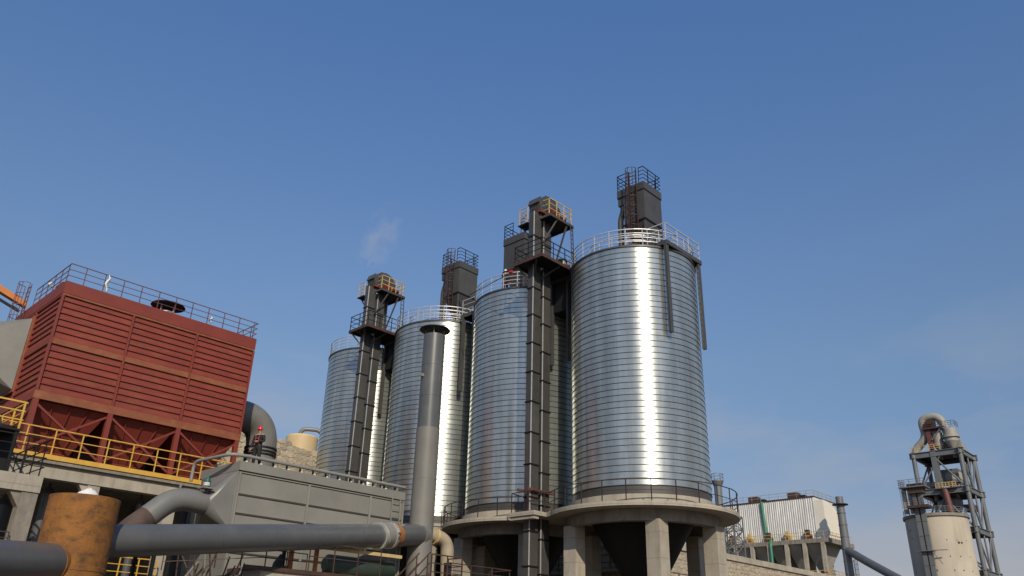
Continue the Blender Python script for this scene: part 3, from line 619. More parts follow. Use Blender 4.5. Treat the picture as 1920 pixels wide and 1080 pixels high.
# ================================================================== FAR LEFT: concrete frame, machine with yellow rail, crane boom
t = thing('concrete_portal', 'weathered concrete portal with thin black railing at the left edge', 'concrete portal', (10.3, 36.55, 0))
MB().box(5.5, 10.62, 36.3, 36.95, 7.1, 7.75).build('beam', 'concrete', t)
MB().box(9.98, 10.6, 36.35, 36.9, -.3, 7.098).build('column', 'concrete_old', t)
MB().prism([(9.98, 6.5), (9.98, 7.098), (9.55, 7.098)], 36.4, 36.85, 'y').build('haunch', 'concrete_old', t)
MB().box(6.3, 6.9, 36.35, 36.9, -.3, 7.098).build('column', 'concrete_old', t)
railing(t, [(6.0, 36.35, 7.75), (10.55, 36.35, 7.75), (10.55, 40.5, 7.75)], 1.5, 4, 1.25, 'black_steel', 0.022)
MB().box(5.5, 10.62, 36.951, 43.4, 7.55, 7.70).build('floor', 'concrete_old', t)
railing(t, [(8.0, 36.2, 4.4), (9.9, 36.2, 4.4)], 1.1, 5, 0.45, 'brown_steel', 0.018)
MB().box(6.9, 9.95, 36.1, 36.9, 4.28, 4.398).build('landing', 'concrete_old', t)
t = thing('grey_machine', 'dark grey machine housing inside a yellow railing at the left edge', 'machine', (8.8, 39.5, 7.7))
MB().lathe([(0, 8.0), (1.1, 8.0), (1.35, 8.6), (1.35, 10.2), (1.0, 11.0), (0.5, 11.4), (0, 11.4)], 28, (8.35, 40.6)).build('housing', 'grey_pipe', t)
MB().box(9.3, 10.2, 39.9, 41.0, 7.7, 10.3).build('wrapped_box', 'black_steel', t)
MB().box(7.0, 9.95, 38.6, 42, 9.86, 9.95).build('platform', 'black_steel', t)
railing(t, [(6.5, 38.65, 9.95), (9.9, 38.65, 9.95), (9.9, 41.9, 9.95)], 1.15, 3, 1.6, 'yellow_paint', 0.035)
for x in (7.2, 9.8): MB().bar((x, 38.7, 7.7), (x, 38.7, 9.86), 0.1).build('leg', 'black_steel', t)
t = thing('crane', 'orange crane boom reaching in from the left behind the red filter house', 'crane', (-2.0, 62.5, 0))
MB().hexa([(Vector(p)) for p in ((-2.0, 62.3, 29.0), (-2.0, 62.9, 29.0), (13.7, 60.75, 22.85), (13.7, 60.3, 22.85), (-2.0, 62.3, 29.7), (-2.0, 62.9, 29.7), (13.7, 60.75, 23.25), (13.7, 60.3, 23.25))]).build('boom', 'orange_paint', t)
MB().bar((-1.0, 62.5, 28.2), (13.4, 60.5, 22.5), 0.16).build('ram', 'black_steel', t)
MB().box(-3.2, -1.6, 61.8, 63.4, 1.2, 29.6).build('mast', 'orange_paint', t)
MB().box(-4.5, 0.5, 60.8, 64.4, 0, 1.2).build('base', 'orange_paint', t)

# ================================================================== RUSTY DRUM AND THE SLOPING PIPE
DC = (9.03, 26.42); D1 = 5.66
t = thing('rusty_drum', 'large rusty orange steel drum with open top beside the grey pipe', 'drum', (DC[0], DC[1], 0))
n = 56
mb = MB().lathe([(0.98, 0.0), (0.985, 3.6), (0.985, D1), (0.94, D1), (0.94, 2.0)], n, DC); mb.build('shell', 'rust', t)
MB().lathe([(0.986, 3.55), (1.0, 3.56), (1.0, 3.68), (0.986, 3.69)], n, DC).build('weld_band', 'rust', t)
t = thing('grey_pipe', 'long grey steel pipe sloping from the rusty drum up to the chimney', 'pipe', (10.0, 26.8, 4.5))
pa, pb = Vector((9.6, 26.7, 4.50)), Vector((26.2, 31.15, 6.86)); pd = (pb-pa).normalized()
MB().tube([pa, pa.lerp(pb, .5), pb], 0.5, 40).build('barrel', 'grey_pipe', t)
def ring_on(k, w, r, m, name):
    c = pa.lerp(pb, k); MB().tube([c-pd*w/2, c+pd*w/2], r, 40).build(name, m, t)
ring_on(0.815, .16, .60, 'steel_bright', 'flange'); ring_on(0.83, .10, .57, 'grey_trim', 'flange'); ring_on(0.862, .18, .59, 'steel_bright', 'flange'); ring_on(0.846, .5, .54, 'grey_paint', 'expansion_joint'); ring_on(0.885, .30, .512, 'rust_ring', 'burnt_band')
for k in (.12, .27, .42, .57, .72): ring_on(k, .03, .505, 'grey_pipe', 'weld_seam')
# painted number on the flange
cu = bpy.data.curves.new('number', 'FONT'); cu.body = '2'; cu.size = 0.42; cu.extrude = 0.004; cu.align_x = 'CENTER'; cu.align_y = 'CENTER'
to = bpy.data.objects.new('number_mark', cu); COL.objects.link(to)
dg = bpy.context.evaluated_depsgraph_get(); me = bpy.data.meshes.new_from_object(to.evaluated_get(dg)); bpy.data.objects.remove(to); me.materials.append(MATS['black_matter'])
nm = bpy.data.objects.new('number_mark', me); COL.objects.link(nm); nm.parent = t
c = pa.lerp(pb, .862); nrm = Vector((-0.05, -1, -0.12)); nrm = (nrm-pd*nrm.dot(pd)).normalized(); upv = nrm.cross(pd).normalized()
if upv.z < 0: upv = -upv
xv = upv.cross(nrm).normalized(); mm = Matrix((xv, upv, nrm)).transposed().to_4x4(); mm.translation = c+nrm*.597-Vector(ORG[t]); nm.matrix_local = mm
t = thing('grey_pipe', 'short thick grey pipe entering the rusty drum from the left edge', 'pipe', (6.5, 24.4, 3.5))
MB().tube([(8.45, 26.0, 3.72), (6.4, 24.35, 3.50), (2.4, 21.1, 3.05)], 0.55, 40).build('barrel', 'grey_pipe', t)
MB().tube([(8.52, 26.06, 3.73), (8.25, 25.84, 3.70)], 0.58, 40).build('weld_collar', 'rust', t)
MB().box(2.2, 2.6, 20.9, 21.3, 0, 2.6).build('stand', 'dark_steel', t)
# white sack behind the drum
mb = MB(); rr = []
for k in range(7):
    s_ = [.1, .62, 0.60, .58, .46, .3, .08][k]; rr.append([(10.85+s_*math.cos(a)*(1+.12*math.sin(3*a+k)), 31.6+s_*.7*math.sin(a), 5.2+[0, .05, .5, 1.0, 1.3, 1.5, 1.58][k]+.06*math.sin(2*a+k)) for a in [2*PI*j/12 for j in range(12)]])
for a, b2 in zip(rr[:-1], rr[1:]): mb.loft(a, b2, True)
mb.face(rr[-1])
solo(mb, 'white_sack', 'white_plastic', 'white sack showing above the rusty drum', 'sack', (10.85, 31.6, 5.2))
t = thing('service_platform', 'dark steel service platform behind the rusty drum', 'platform', (11.2, 31.4, 0))
MB().box(10.2, 13.4, 30.6, 32.4, 5.08, 5.2).build('deck', 'black_steel', t)
for x, y in ((10.3, 30.7), (13.3, 30.7), (10.3, 32.3), (13.3, 32.3)): MB().box(x-.06, x+.06, y-.06, y+.06, 0, 5.08).build('leg', 'black_steel', t)

# ================================================================== CHIMNEY
SX, SY = 26.47, 31.32
t = thing('chimney', 'grey steel chimney with flat rain cap in front of the silos', 'chimney', (SX, SY, 0))
MB().lathe([(0.585, 12.2), (0.585, 17.35), (0.55, 17.35), (0.55, 15)], 48, (SX, SY)).build('upper_shell', 'grey_pipe', t)
MB().lathe([(0.60, 0), (0.60, 12.2), (0.585, 12.2)], 48, (SX, SY)).build('lower_shell', 'stack_grey', t)
MB().lathe([(0, 17.90), (0.82, 17.72), (0.84, 17.67), (0, 17.73)], 44, (SX, SY)).build('rain_cap', 'black_steel', t)
for a in (0, 90, 180, 270): MB().bar((SX+.5*math.cos(R(a+44)), SY+.5*math.sin(R(a+44)), 17.1), (SX+.5*math.cos(R(a+44)), SY+.5*math.sin(R(a+44)), 17.72), 0.05).build('cap_leg', 'grey_trim', t)
for z in (2.4, 4.8, 9.6): MB().lathe([(0.60, z-.02), (0.607, z-.015), (0.607, z+.015), (0.60, z+.02)], 48, (SX, SY)).build('weld_seam', 'stack_grey', t)
for z in (13.9, 15.6): MB().lathe([(0.585, z-.02), (0.594, z-.015), (0.594, z+.015), (0.585, z+.02)], 48, (SX, SY)).build('weld_seam', 'grey_pipe', t)
MB().box(SX-.75, SX-.56, SY-.05, SY+.05, 14.9, 15.05).build('lifting_lug', 'grey_trim', t)
MB().tube([pb-pd*0.08, pb+pd*0.3], [0.55, 0.56], 40).build('branch_collar', 'stack_grey', t)
MB().tube(bend([(SX+.4, SY-.1, 7.0), (27.95, 31.0, 6.8), (28.05, 30.95, 4.5), (28.05, 30.95, 1.0)], 0.8, 10), 0.33, 24).build('side_duct', 'beige_paint', t)
MB().tube([(27.2, 31.13, 6.91), (27.32, 31.11, 6.89)], 0.39, 24).build('duct_flange', 'yellow_pale', t)

# ================================================================== GREY FILTER BOX
GX0, GX1, GY0, GY1 = 16.74, 25.63, 31.87, 35.2
t = gb = thing('grey_filter_box', 'long olive grey steel filter box the worker stands on', 'filter box', (GX0, GY0, 0))
MB().box(GX0+.05, GX1-.05, GY0+.06, GY1, 4.3, 8.5).build('core', 'grey_paint', t)
MB().box(GX0-.08, GX1+.06, GY0-.08, GY1+.08, 8.50, 8.88).build('roof_fascia', 'grey_paint', t)
MB().box(GX0-.045, GX1+.03, GY0-.045, GY0+.05, 8.40, 8.44).build('trim', 'grey_trim', t)
gb_b = [(16.74, 20.18), (20.18, 23.63), (23.63, 25.63)]; gz = [4.3, 5.15, 5.92, 6.70, 7.48, 8.38]
for a, b2 in gb_b:
    for z0, z1 in zip(gz[:-1], gz[1:]):
        mb = MB(); mb.box(a+.05, b2-.05, GY0, GY0+.055, z0+.02, z1-.02); mb.hexa([(a+.05, GY0-.005, z0+.02), (b2-.05, GY0-.005, z0+.02), (b2-.05, GY0+.0, z0+.02), (a+.05, GY0, z0+.02), (a+.05, GY0-.06, z0+.075), (b2-.05, GY0-.06, z0+.075), (b2-.05, GY0, z0+.075), (a+.05, GY0, z0+.075)])
        mb.build('wall_panel', 'grey_paint', t)
for x in (16.74, 20.18, 23.63, 25.63): MB().box(x-.045, x+.045, GY0-.075, GY0+.05, 4.3, 8.39).build('mullion', 'grey_trim', t)
MB().box(GX1-.04, GX1+.3, GY0+.3, GY1-.3, 4.5, 8.3).build('end_box', 'grey_pipe', t)
ladder(t, (25.1, GY0-.16, 5.0), (25.1, GY0-.16, 8.5), (1, 0, 0), 0.5, 'grey_trim', 0.3)
# transition and duct on the left
mb = MB(); sq2round(mb, [(GX0-.075, 35.05, 8.45), (GX0-.075, 31.95, 8.45), (GX0-.075, 31.95, 6.12), (GX0-.075, 35.05, 6.12)], lambda a: (15.75, 32.55+.46*math.cos(a), 7.05+.46*math.sin(a))); tr = mb.build('transition', 'grey_duct', t)
MB().box(GX0-.07, GX0-.03, 31.9, 35.1, 6.05, 8.5).build('flange', 'grey_trim', t)
MB().tube(bend([(15.8, 32.55, 7.05), (14.4, 32.5, 7.10), (13.3, 32.45, 6.02)], 0.75, 10), 0.45, 32, caps=False).build('inlet_duct', 'grey_duct', t)
MB().tube([(13.5, 32.459, 6.21), (13.05, 32.44, 5.77), (12.2, 32.4, 4.8)], [.455, .47, .48], 32, caps=True).build('duct_stub', 'rust_dark', t)
for x in (14.6, 15.7): MB().tube([(x, 32.52, 7.48), (x, 32.52, 7.56), (x, 32.5, 7.62)], [.03, .06, .05], 8).build('lifting_eye', 'grey_trim', t)
# compressed air header with valves along the roof edge
hp = MB().tube(bend([(15.9, 34.5, 8.2), (15.9, 34.5, 9.06), (16.3, 32.1, 9.14), (16.9, 31.98, 9.16), (25.8, 31.98, 9.16)], 0.35, 6), 0.075, 14).build('air_header', 'grey_trim', t)
for i in range(7): MB().box(17.2+i*1.35-.03, 17.2+i*1.35+.03, 31.95, 32.01, 8.88, 9.09).build('header_stand', 'grey_trim', t)
for i in range(13):
    x = 17.05+i*0.69
    v = MB().tube([(x, 32.2, 8.88), (x, 32.2, 9.18), (x, 32.2, 9.21)], [.04, .05, .11], 10).build('pulse_valve', 'black_matter', t)
    MB().tube([(x+.02, 32.12, 8.95), (x+.02, 32.04, 8.95)], .045, 8).build('valve_cap', 'white_plastic', v)
# supports below
for x in (17.0, 21.3, 25.4):
    for y in (32.1, 35.0): MB().box(x-.12, x+.12, y-.12, y+.12, 0, 4.3).build('leg', 'grey_trim', t)
for (p, q) in (((17.0, 4.2), (21.3, .6)), ((21.3, 4.2), (17.0, .6))): MB().bar((p[0], 32.1, p[1]), (q[0], 32.1, q[1]), 0.09).build('brace', 'grey_trim', t)
# gas bottle on the transition
t = thing('gas_bottle', 'dark green gas bottle with a red and white label beside the grey duct', 'gas bottle', (15.5, 32.2, 7.6))
MB().lathe([(0, 7.62), (0.13, 7.62), (0.14, 7.7), (0.14, 7.9), (0.11, 7.98), (0.04, 8.0), (0.035, 8.06), (0, 8.06)], 16, (15.55, 32.2)).build('cylinder', 'green_bottle', t)
mb = MB(); mb.lathe([(0.142, 7.70), (0.142, 7.82)], 10, (15.55, 32.2), R(170), R(290)); mb.build('label', 'white_plastic', t)
for k in range(4):
    a = 195+k*24; MB().lathe([(0.1435, 7.73), (0.1435, 7.79)], 3, (15.55, 32.2), R(a), R(a+12)).build('print', 'label_red', t)
MB().box(15.3, 15.8, 31.95, 32.45, 7.57, 7.618).build('shelf', 'grey_trim', t)

# ================================================================== FOREGROUND SERVICE DECK, STAIR AND RAILS
t = fd = thing('concrete_block', 'pale concrete block with brown steel edge below the grey pipe', 'concrete block', (16.9, 29.3, 0))
MB().box(16.9, 27.0, 29.3, 31.6, 0, 4.38).build('block', 'concrete', t)
f = MB(); f.bar((16.2, 29.28, 4.46), (27.1, 29.28, 4.46), 0.14, 0.15); f.bar((16.85, 29.2, 4.461), (16.85, 31.7, 4.461), 0.14, 0.15); f.build('edge_channel', 'brown_steel', t)
railing(t, [(13.8, 31.0, 4.2), (16.86, 29.3, 4.54), (18.9, 29.3, 4.54)], 0.62, 2, 0.9, 'brown_steel', 0.018)
railing(t, [(19.0, 29.3, 4.54), (22.6, 29.3, 4.54)], 1.12, 2, 1.15, 'brown_steel', 0.02)
for x, m, w_ in ((18.75, 'rust_ring', .16), (19.95, 'rust_ring', .14), (18.4, 'black_steel', .12)):
    MB().box(x-w_/2, x+w_/2, 30.2, 30.2+w_, 4.385, 5.55).build('stub_column', m, t)
MB().bar((18.2, 30.27, 5.62), (24.5, 30.27, 5.62), 0.14, 0.14).build('cross_beam', 'yellow_pale', t)
t = thing('scrap_heap', 'tangle of brown rods and bent bars at the left end of the concrete block', 'scrap', (15.6, 30.6, 0))
mb = MB(); mb.box(14.4, 16.6, 29.9, 31.4, 0, 3.98); mb.build('plinth', 'concrete_old', t)
for i in range(16):
    x = 14.4+random.random()*2.2; y = 30.0+random.random()*1.2
    MB().bar((x, y, 3.95), (x+random.uniform(-.5, .5), y+random.uniform(-.4, .4), 4.3+random.random()*.75), 0.045).build('rod', random.choice(['brown_steel', 'rust_dark', 'black_steel', 'grey_trim']), t)
t = thing('green_tank', 'dark green horizontal tank on cradles below the grey filter box', 'tank', (22.5, 30.9, 4.38))
MB().tube([(20.9, 31.0, 5.05), (21.05, 31.0, 5.05), (24.5, 31.0, 5.05), (24.65, 31.0, 5.05)], [.28, .42, .42, .28], 24).build('shell', 'green_dark', t)
for x in (21.5, 24.0): MB().box(x-.1, x+.1, 30.7, 31.3, 4.385, 4.7).build('cradle', 'brown_steel', t)
t = thing('pump', 'black pump with white cap standing on the concrete block', 'pump', (18.0, 30.0, 4.38))
MB().tube([(17.95, 30.0, 4.39), (18.0, 30.0, 4.75), (18.15, 30.0, 5.1)], [.2, .17, .08], 12).build('body', 'black_matter', t)
MB().tube([(18.35, 30.0, 4.39), (18.35, 30.0, 4.62), (18.35, 30.0, 4.7)], [.17, .17, .1], 12).build('motor', 'green_dark', t)
MB().tube([(18.35, 29.85, 4.41), (18.35, 29.75, 4.41)], .07, 10).build('cap', 'white_plastic', t)
t = thing('steel_stair', 'steel stair with brown handrails climbing to the chimney platform', 'stair', (23.0, 28.6, 0))
sa, sb = Vector((21.6, 28.3, 2.2)), Vector((24.3, 28.3, 4.75))
for y in (28.0, 28.75): MB().bar(sa+Vector((0, y-28.3, 0)), sb+Vector((0, y-28.3, 0)), 0.06, 0.22).build('stringer', 'brown_steel', t)
tread = MB().box(-.13, .13, -.36, .36, -.015, .015).mesh('tread', 'rust_dark')
for i in range(13): place('tread', tread, t, sa.lerp(sb, (i+.5)/13)+Vector((0, .08, .05)))
for y in (28.0, 28.75):
    mb = MB()
    for h_ in (0.5, 0.95): mb.bar(sa+Vector((0, y-28.3, h_)), sb+Vector((0, y-28.3, h_)), 0.045)
    mb.build('handrail', 'brown_steel', t)
    for k in (0.1, .5, .95): p = sa.lerp(sb, k)+Vector((0, y-28.3, 0)); MB().bar(p, p+Vector((0, 0, .95)), .04).build('handrail_post', 'brown_steel', t)
for x in (22.0, 24.2): MB().bar((x, 28.7, 0), (x, 28.7, 2.3 if x < 23 else 4.7), .1).build('support', 'brown_steel', t)
t = thing('chimney_platform', 'brown railed steel platform round the chimney foot', 'platform', (26.0, 29.0, 0))
MB().box(24.3, 30.5, 27.9, 30.5, 4.42, 4.52).build('deck', 'rust_dark', t)
railing(t, [(24.35, 27.95, 4.52), (26.2, 27.95, 4.52), (26.2, 28.9, 4.52)], 1.1, 3, 0.95, 'brown_steel', 0.025, name='railing')
railing(t, [(26.25, 28.9, 4.52), (30.4, 28.9, 4.52), (30.4, 30.4, 4.52)], 0.95, 3, 1.3, 'brown_steel', 0.022)
for x, y in ((24.5, 28.1), (30.3, 28.1), (24.5, 30.3), (30.3, 30.3)): MB().box(x-.07, x+.07, y-.07, y+.07, 0, 4.42).build('leg', 'brown_steel', t)
MB().box(25.35, 25.65, 28.05, 28.25, 4.6, 5.35).build('control_box', 'black_matter', t)

# ================================================================== CREAM TANK ON THE HILL
t = thing('cream_tank', 'cream coloured tank with curved grey pipe on the stone wall', 'tank', (40.7, 66.5, 14.5))
MB().lathe([(1.5, 14.5), (1.5, 19.85), (1.42, 20.02), (0, 20.12)], 44, (40.7, 66.5)).build('shell', 'cream_paint', t)
MB().lathe([(1.5, 18.25), (1.62, 18.25), (1.62, 18.42), (1.5, 18.42)], 44, (40.7, 66.5)).build('girt', 'pale_steel', t)
MB().tube(bend([(40.3, 66.6, 19.9), (40.5, 66.4, 20.75), (41.9, 65.5, 20.75), (42.6, 65.1, 19.4), (42.9, 64.9, 14.6)], 0.5, 6), 0.2, 14).build('overhead_pipe', 'grey_duct', t)
railing(t, [(42.3, 65.0, 16.6), (44.6, 63.5, 16.6)], 0.9, 2, 1.0, 'brown_steel', 0.025)
MB().box(41.9, 45.0, 63.0, 66.4, 14.5, 16.59).build('pump_house', 'pale_steel', t)

# ================================================================== WHITE FILTER BUILDING, FAR RIGHT
BX, BY0, BY1, BZ, BT = 138.5, 59.6, 78.0, 20.9, 27.9
t = thing('white_filter_building', 'silver white ribbed filter building on concrete columns with a row of hoppers', 'filter building', (BX, BY0, 8.7))
MB().box(BX+.15, BX+9, BY0+.1, BY1, BZ, BT).build('core', 'white_cladding', t)
n = 46; wv = (BY1-BY0)/n
pan = MB().prism([(0.15, 0.0), (0.15, wv-.01), (0.10, wv-.01), (0.0, wv*.72), (0.0, wv*.30), (0.10, 0.0)], 0, BT-BZ-.02, 'z').mesh('cladding_panel', 'ribbed_cladding')
for i in range(n): place('cladding_panel', pan, t, (BX, BY0+wv*i, BZ+.01))
MB().box(BX-.12, BX+9.1, BY0-.1, BY1+.1, BT, BT+.18).build('roof_edge', 'brown_steel', t)
# bright end wall: sloped inlet hood
MB().prism([(BX+.05, BZ+.02), (BX+6.6, BZ+.02), (BX+6.9, 25.4), (BX+2.2, 27.2), (BX+.05, 27.3)], BY0-1.6, BY0+.05, 'y').build('end_hood', 'cream_cladding', t)
MB().box(BX+.1, BX+8.9, BY0-.05, BY0+.09, BZ, BT-.03).build('end_wall', 'white_cladding', t)
MB().prism([(BX+6.7, 22.8), (BX+8.8, 24.6), (BX+8.8, 26.2), (BX+6.9, 25.9)], BY0-1.3, BY0-.2, 'y').build('inlet_duct', 'pale_steel', t)
MB().box(BX-1.4, BX+9.5, BY0-2.2, BY1+.8, 20.1, BZ-.1).build('deck_slab', 'concrete_old', t)
NH = 6; hw = (BY1-BY0+1)/NH
for i in range(NH):
    ya = BY0-.6+hw*i; ym = ya+hw/2
    MB().loft([(BX-.9, ya+.25, 20.1), (BX-.9, ya+hw-.25, 20.1), (BX+8, ya+hw-.25, 20.1), (BX+8, ya+.25, 20.1)], [(BX+2.2, ym-.35, 15.6), (BX+2.2, ym+.35, 15.6), (BX+4.4, ym+.35, 15.6), (BX+4.4, ym-.35, 15.6)]).build('hopper', 'pale_steel', t)
for i in range(NH+1):
    y = BY0-1.2+hw*i
    for x in (BX-1.2, BX+8.8): MB().box(x-.3, x+.3, y-.3, y+.3, 8.5, 20.1).build('column', 'concrete', t)
MB().box(BX-1.9, BX+9.5, BY0-2.4, BY1+.8, 14.0, 14.5).build('lower_beam', 'concrete_old', t)
railing(t, [(BX-1.3, BY1+.5, BZ-.1), (BX-1.3, BY0-2.0, BZ-.1), (BX+9.3, BY0-2.0, BZ-.1)], 1.1, 2, 1.6, 'yellow_pale', 0.035)
railing(t, [(BX-1.8, BY1+.5, 14.5), (BX-1.8, BY0-2.2, 14.5), (BX+9.3, BY0-2.2, 14.5)], 1.1, 2, 1.6, 'yellow_paint', 0.04)
railing(t, [(BX+.0, BY1, BT+.18), (BX, BY0, BT+.18), (BX+9, BY0, BT+.18)], 1.0, 2, 1.7, 'pale_steel', 0.03)
for i in range(5):
    y = BY0+1.0+i*3.6; mb = MB(); mb.box(BX-1.0, BX-.05, y-.1, y+.9, BZ-.1, BZ+.7); mb.box(BX-.9, BX-.05, y+.25, y+.85, BZ+.68, BZ+1.5); o = mb.build('drive_unit', 'yellow_pale' if i % 2 else 'brown_steel', t)
    MB().box(BX-1.04, BX-1.0, y+.1, y+.7, BZ+.1, BZ+.6).build('motor', 'rust_ring', o)
for y in (63.8, 71.5):
    mb = MB(); mb.box(BX+1, BX+2.6, y-.9, y+.9, BT+.2, BT+1.3); mb.build('roof_fan', 'brown_steel', t); MB().box(BX+1.2, BX+2.2, y-2.2, y-1.2, BT+.2, BT+.75).build('roof_motor', 'black_steel', t)
gp = MB().tube(bend([(BX-.22, 69.2, BT), (BX-.22, 68.9, 21.9), (BX-.9, 67.8, 21.2), (BX-1.62, 67.6, 20.2), (BX-1.62, 67.6, 14.0)], 0.5, 4), 0.27, 10).build('green_pipe', 'green_paint', t)
# its chimney and sloping pipe
t = thing('chimney', 'thin grey steel chimney beside the white filter building', 'chimney', (135.65, 53.95, 8.0))
MB().lathe([(0.70, 8), (0.66, 20), (0.60, 26.9), (0.5, 26.9), (0.5, 25)], 28, (135.65, 53.95)).build('shell', 'tower_steel', t)
MB().lathe([(0.6, 25.55), (1.25, 25.55), (1.25, 25.68), (0.6, 25.68)], 20, (135.65, 53.95)).build('ring_platform', 'black_steel', t)
for z in (24.2, 22.3, 20.4, 18.5, 16.6, 14.7): MB().lathe([(0.62, z), (0.72, z), (0.72, z+.1), (0.62, z+.1)], 28, (135.65, 53.95)).build('flange', 'tower_steel', t)
MB().tube([(135.6, 53.8, 18.4), (133.2, 50.2, 16.3), (122.0, 35.0, 8.2)], 0.62, 20).build('branch_pipe', 'grey_pipe', t)
ladder(t, (136.4, 53.3, 9), (136.4, 53.3, 17), (0.8, 0.6, 0), 0.5, 'black_steel', 0.5, cage=(.6, -.8, 0))

# ================================================================== CONCRETE SILO AND PREHEATER TOWER
CS = (162.6, 47.5); CR = 5.22
t = thing('concrete_silo', 'pale round concrete silo in front of the steel tower at the right edge', 'silo', (CS[0], CS[1], 0))
MB().lathe([(CR, 0), (CR, 26.0)], 96, CS).build('wall', 'concrete_pale', t)
MB().lathe([(CR, 25.95), (CR+.28, 26.0), (CR+.28, 26.5), (CR-.2, 26.55), (0, 26.6)], 96, CS).build('rim', 'concrete_old', t)
railing(t, [(p[0], p[1], 26.55) for p in arcpts(CS, CR, 0, 2*PI, 40, 0)[:-1]], 1.1, 3, 1.6, 'tower_steel', 0.035, closed=True)
for (a, z, s_) in ((208.5, 21.85, .16), (230, 21.4, .34), (236, 21.4, .28), (248, 21.8, .12), (227, 21.8, .12), (209, 19.1, .17), (228, 19.1, .17), (250, 19.1, .13), (212, 16.8, .18), (229, 16.8, .17), (249, 16.7, .14), (137.5, 23.9, .2), (138.5, 22.5, .17)):
    x, y = CS[0]+(CR-.06)*math.cos(R(a)), CS[1]+(CR-.06)*math.sin(R(a))
    MB().tube([(x, y, z), (x+.1*math.cos(R(a)), y+.1*math.sin(R(a)), z)], s_*.62, 10).build('tie_hole', 'black_matter', t)
# slim elevator on its face
t = thing('bucket_elevator', 'slim grey lift shaft climbing the pale concrete silo', 'bucket elevator', (155.4, 48.3, 0))
ea_ = R(174); ex, ey = CS[0]+(CR+.75)*math.cos(ea_), CS[1]+(CR+.75)*math.sin(ea_)
for k in (-.5, .5):
    z = 0
    while z < 30:
        MB().box(ex-.3, ex+.3, ey+k-.36, ey+k+.36, z+.03, z+2.47).build('casing_section', 'tower_steel', t); z += 2.5
for z in (27.2, 19.7, 12.7, 33): pass
for z in (19.9, 13.6): 
    f = MB(); f.box(ex-.9, ex+.5, ey-1.3, ey+1.3, z, z+.14); f.bar((ex-.7, ey-1.2, z+.1), (ex-.2, ey-3.4, z+.1), .14); f.bar((ex-.6, ey-1.0, z-.1), (ex-.2, ey-2.2, z-2.2), .12); f.build('stay_frame', 'tower_steel', t)
MB().box(ex-1.3, ex+1.5, ey-1.9, ey+1.7, 27.3, 27.75).build('platform', 'brown_steel', t)
MB().box(ex-.9, ex+1.1, ey-1.2, ey+1.3, 29.9, 31.6).build('head', 'brown_steel', t)
railing(t, [(ex-1.3, ey+1.7, 27.75), (ex-1.3, ey-1.9, 27.75), (ex+1.5, ey-1.9, 27.75)], 1.1, 3, 1.2, 'brown_steel', .04)
MB().box(ex-1.4, ex+1.6, ey-1.9, ey+2.6, 30.9, 31.1).build('head_platform', 'tower_steel', t)
railing(t, [(ex+1.6, ey+2.6, 31.1), (ex-1.4, ey+2.6, 31.1), (ex-1.4, ey-1.9, 31.1)], 1.2, 3, 1.2, 'tower_steel', .035)
ladder(t, (ex-.4, ey+2.2, 26.6), (ex-.4, ey+2.2, 32.4), (0, 1, 0), .7, 'tower_steel', .4, cage=(-1, 0, 0))
for y in (ey+1.4, ey+2.4): MB().box(ex+.2, ex+.9, y-.3, y+.3, 26.6, 30.8).build('dust_box', 'pale_steel', t)
MB().box(ex+.5, ex+1.6, ey-.2, ey+1.2, 26.6, 29.8).build('dust_box', 'pale_steel', t)

TX, TY, S_ = 168.7, 42.75, 8.5
t = thing('preheater_tower', 'open grey steel tower with cyclones and a curved duct on top', 'tower', (TX, TY, 0))
LV = [9.5, 17.1, 24.7, 32.1, 39.3]
for x in (TX, TX+S_):
    for y in (TY, TY+S_): MB().tube([(x, y, -.3), (x, y, 39.5)], 0.42, 16).build('column', 'tower_steel', t)
for z in LV:
    for a, b2 in (((TX, TY), (TX+S_, TY)), ((TX, TY), (TX, TY+S_)), ((TX+S_, TY), (TX+S_, TY+S_)), ((TX, TY+S_), (TX+S_, TY+S_))):
        d = (Vector((*b2, 0))-Vector((*a, 0))).normalized()*.7; aa = Vector((*a, z))-d; bb = Vector((*b2, z))+d
        f = MB(); f.bar(aa, bb, .12, .9); f.bar(aa+Vector((0, 0, .5)), bb+Vector((0, 0, .5)), .55, .1); f.bar(aa-Vector((0, 0, .5)), bb-Vector((0, 0, .5)), .55, .1); f.build('beam', 'tower_steel', t)
    MB().box(TX+.1, TX+S_-.1, TY+.1, TY+S_-.1, z+.1, z+.28).build('floor', 'black_steel', t)
zz = [0]+LV
for i, (za, zb_) in enumerate(zip(zz[:-1], zz[1:])):
    za += .4; zb_ -= .5
    m = TY+S_/2
    for (a, b2) in (((TX, TY+.2, za), (TX, m+.6, zb_)), ((TX, TY+S_-.2, za), (TX, m-.6, zb_)), ((TX+.2, TY, zb_), (TX+S_*.5, TY, za)), ((TX+S_-.2, TY, zb_), (TX+S_*.5, TY, za)), ((TX+S_*.5, TY, za), (TX+S_*.5, TY, zb_)), ((TX+.3, TY+S_, za), (TX+S_-.3, TY+S_, zb_)), ((TX+S_, TY+.3, za), (TX+S_, TY+S_-.3, zb_))):
        MB().tube([a, b2], 0.16, 8).build('brace', 'tower_steel', t)
def cyclone(x, y, r, zt, zc, zb_, m):
    return MB().lathe([(0, zt), (r*.8, zt), (r, zt-.4), (r, zc), (r*.25, zb_), (r*.25, zb_-1.5)], 28, (x, y)).build('cyclone', m, t)
cyclone(TX+4.2, TY+3.2, 1.7, 36.2, 34.6, 32.3, 'pale_steel'); cyclone(TX+4.2, TY+4.6, 2.2, 31.2, 29.6, 26.8, 'tower_steel'); cyclone(TX+3, TY+6.6, 1.4, 34.3, 33.4, 32.3, 'pale_steel')
cyclone(TX+1.4, TY+1.4, 1.25, 44.2, 41.5, 39.9, 'pale_steel')
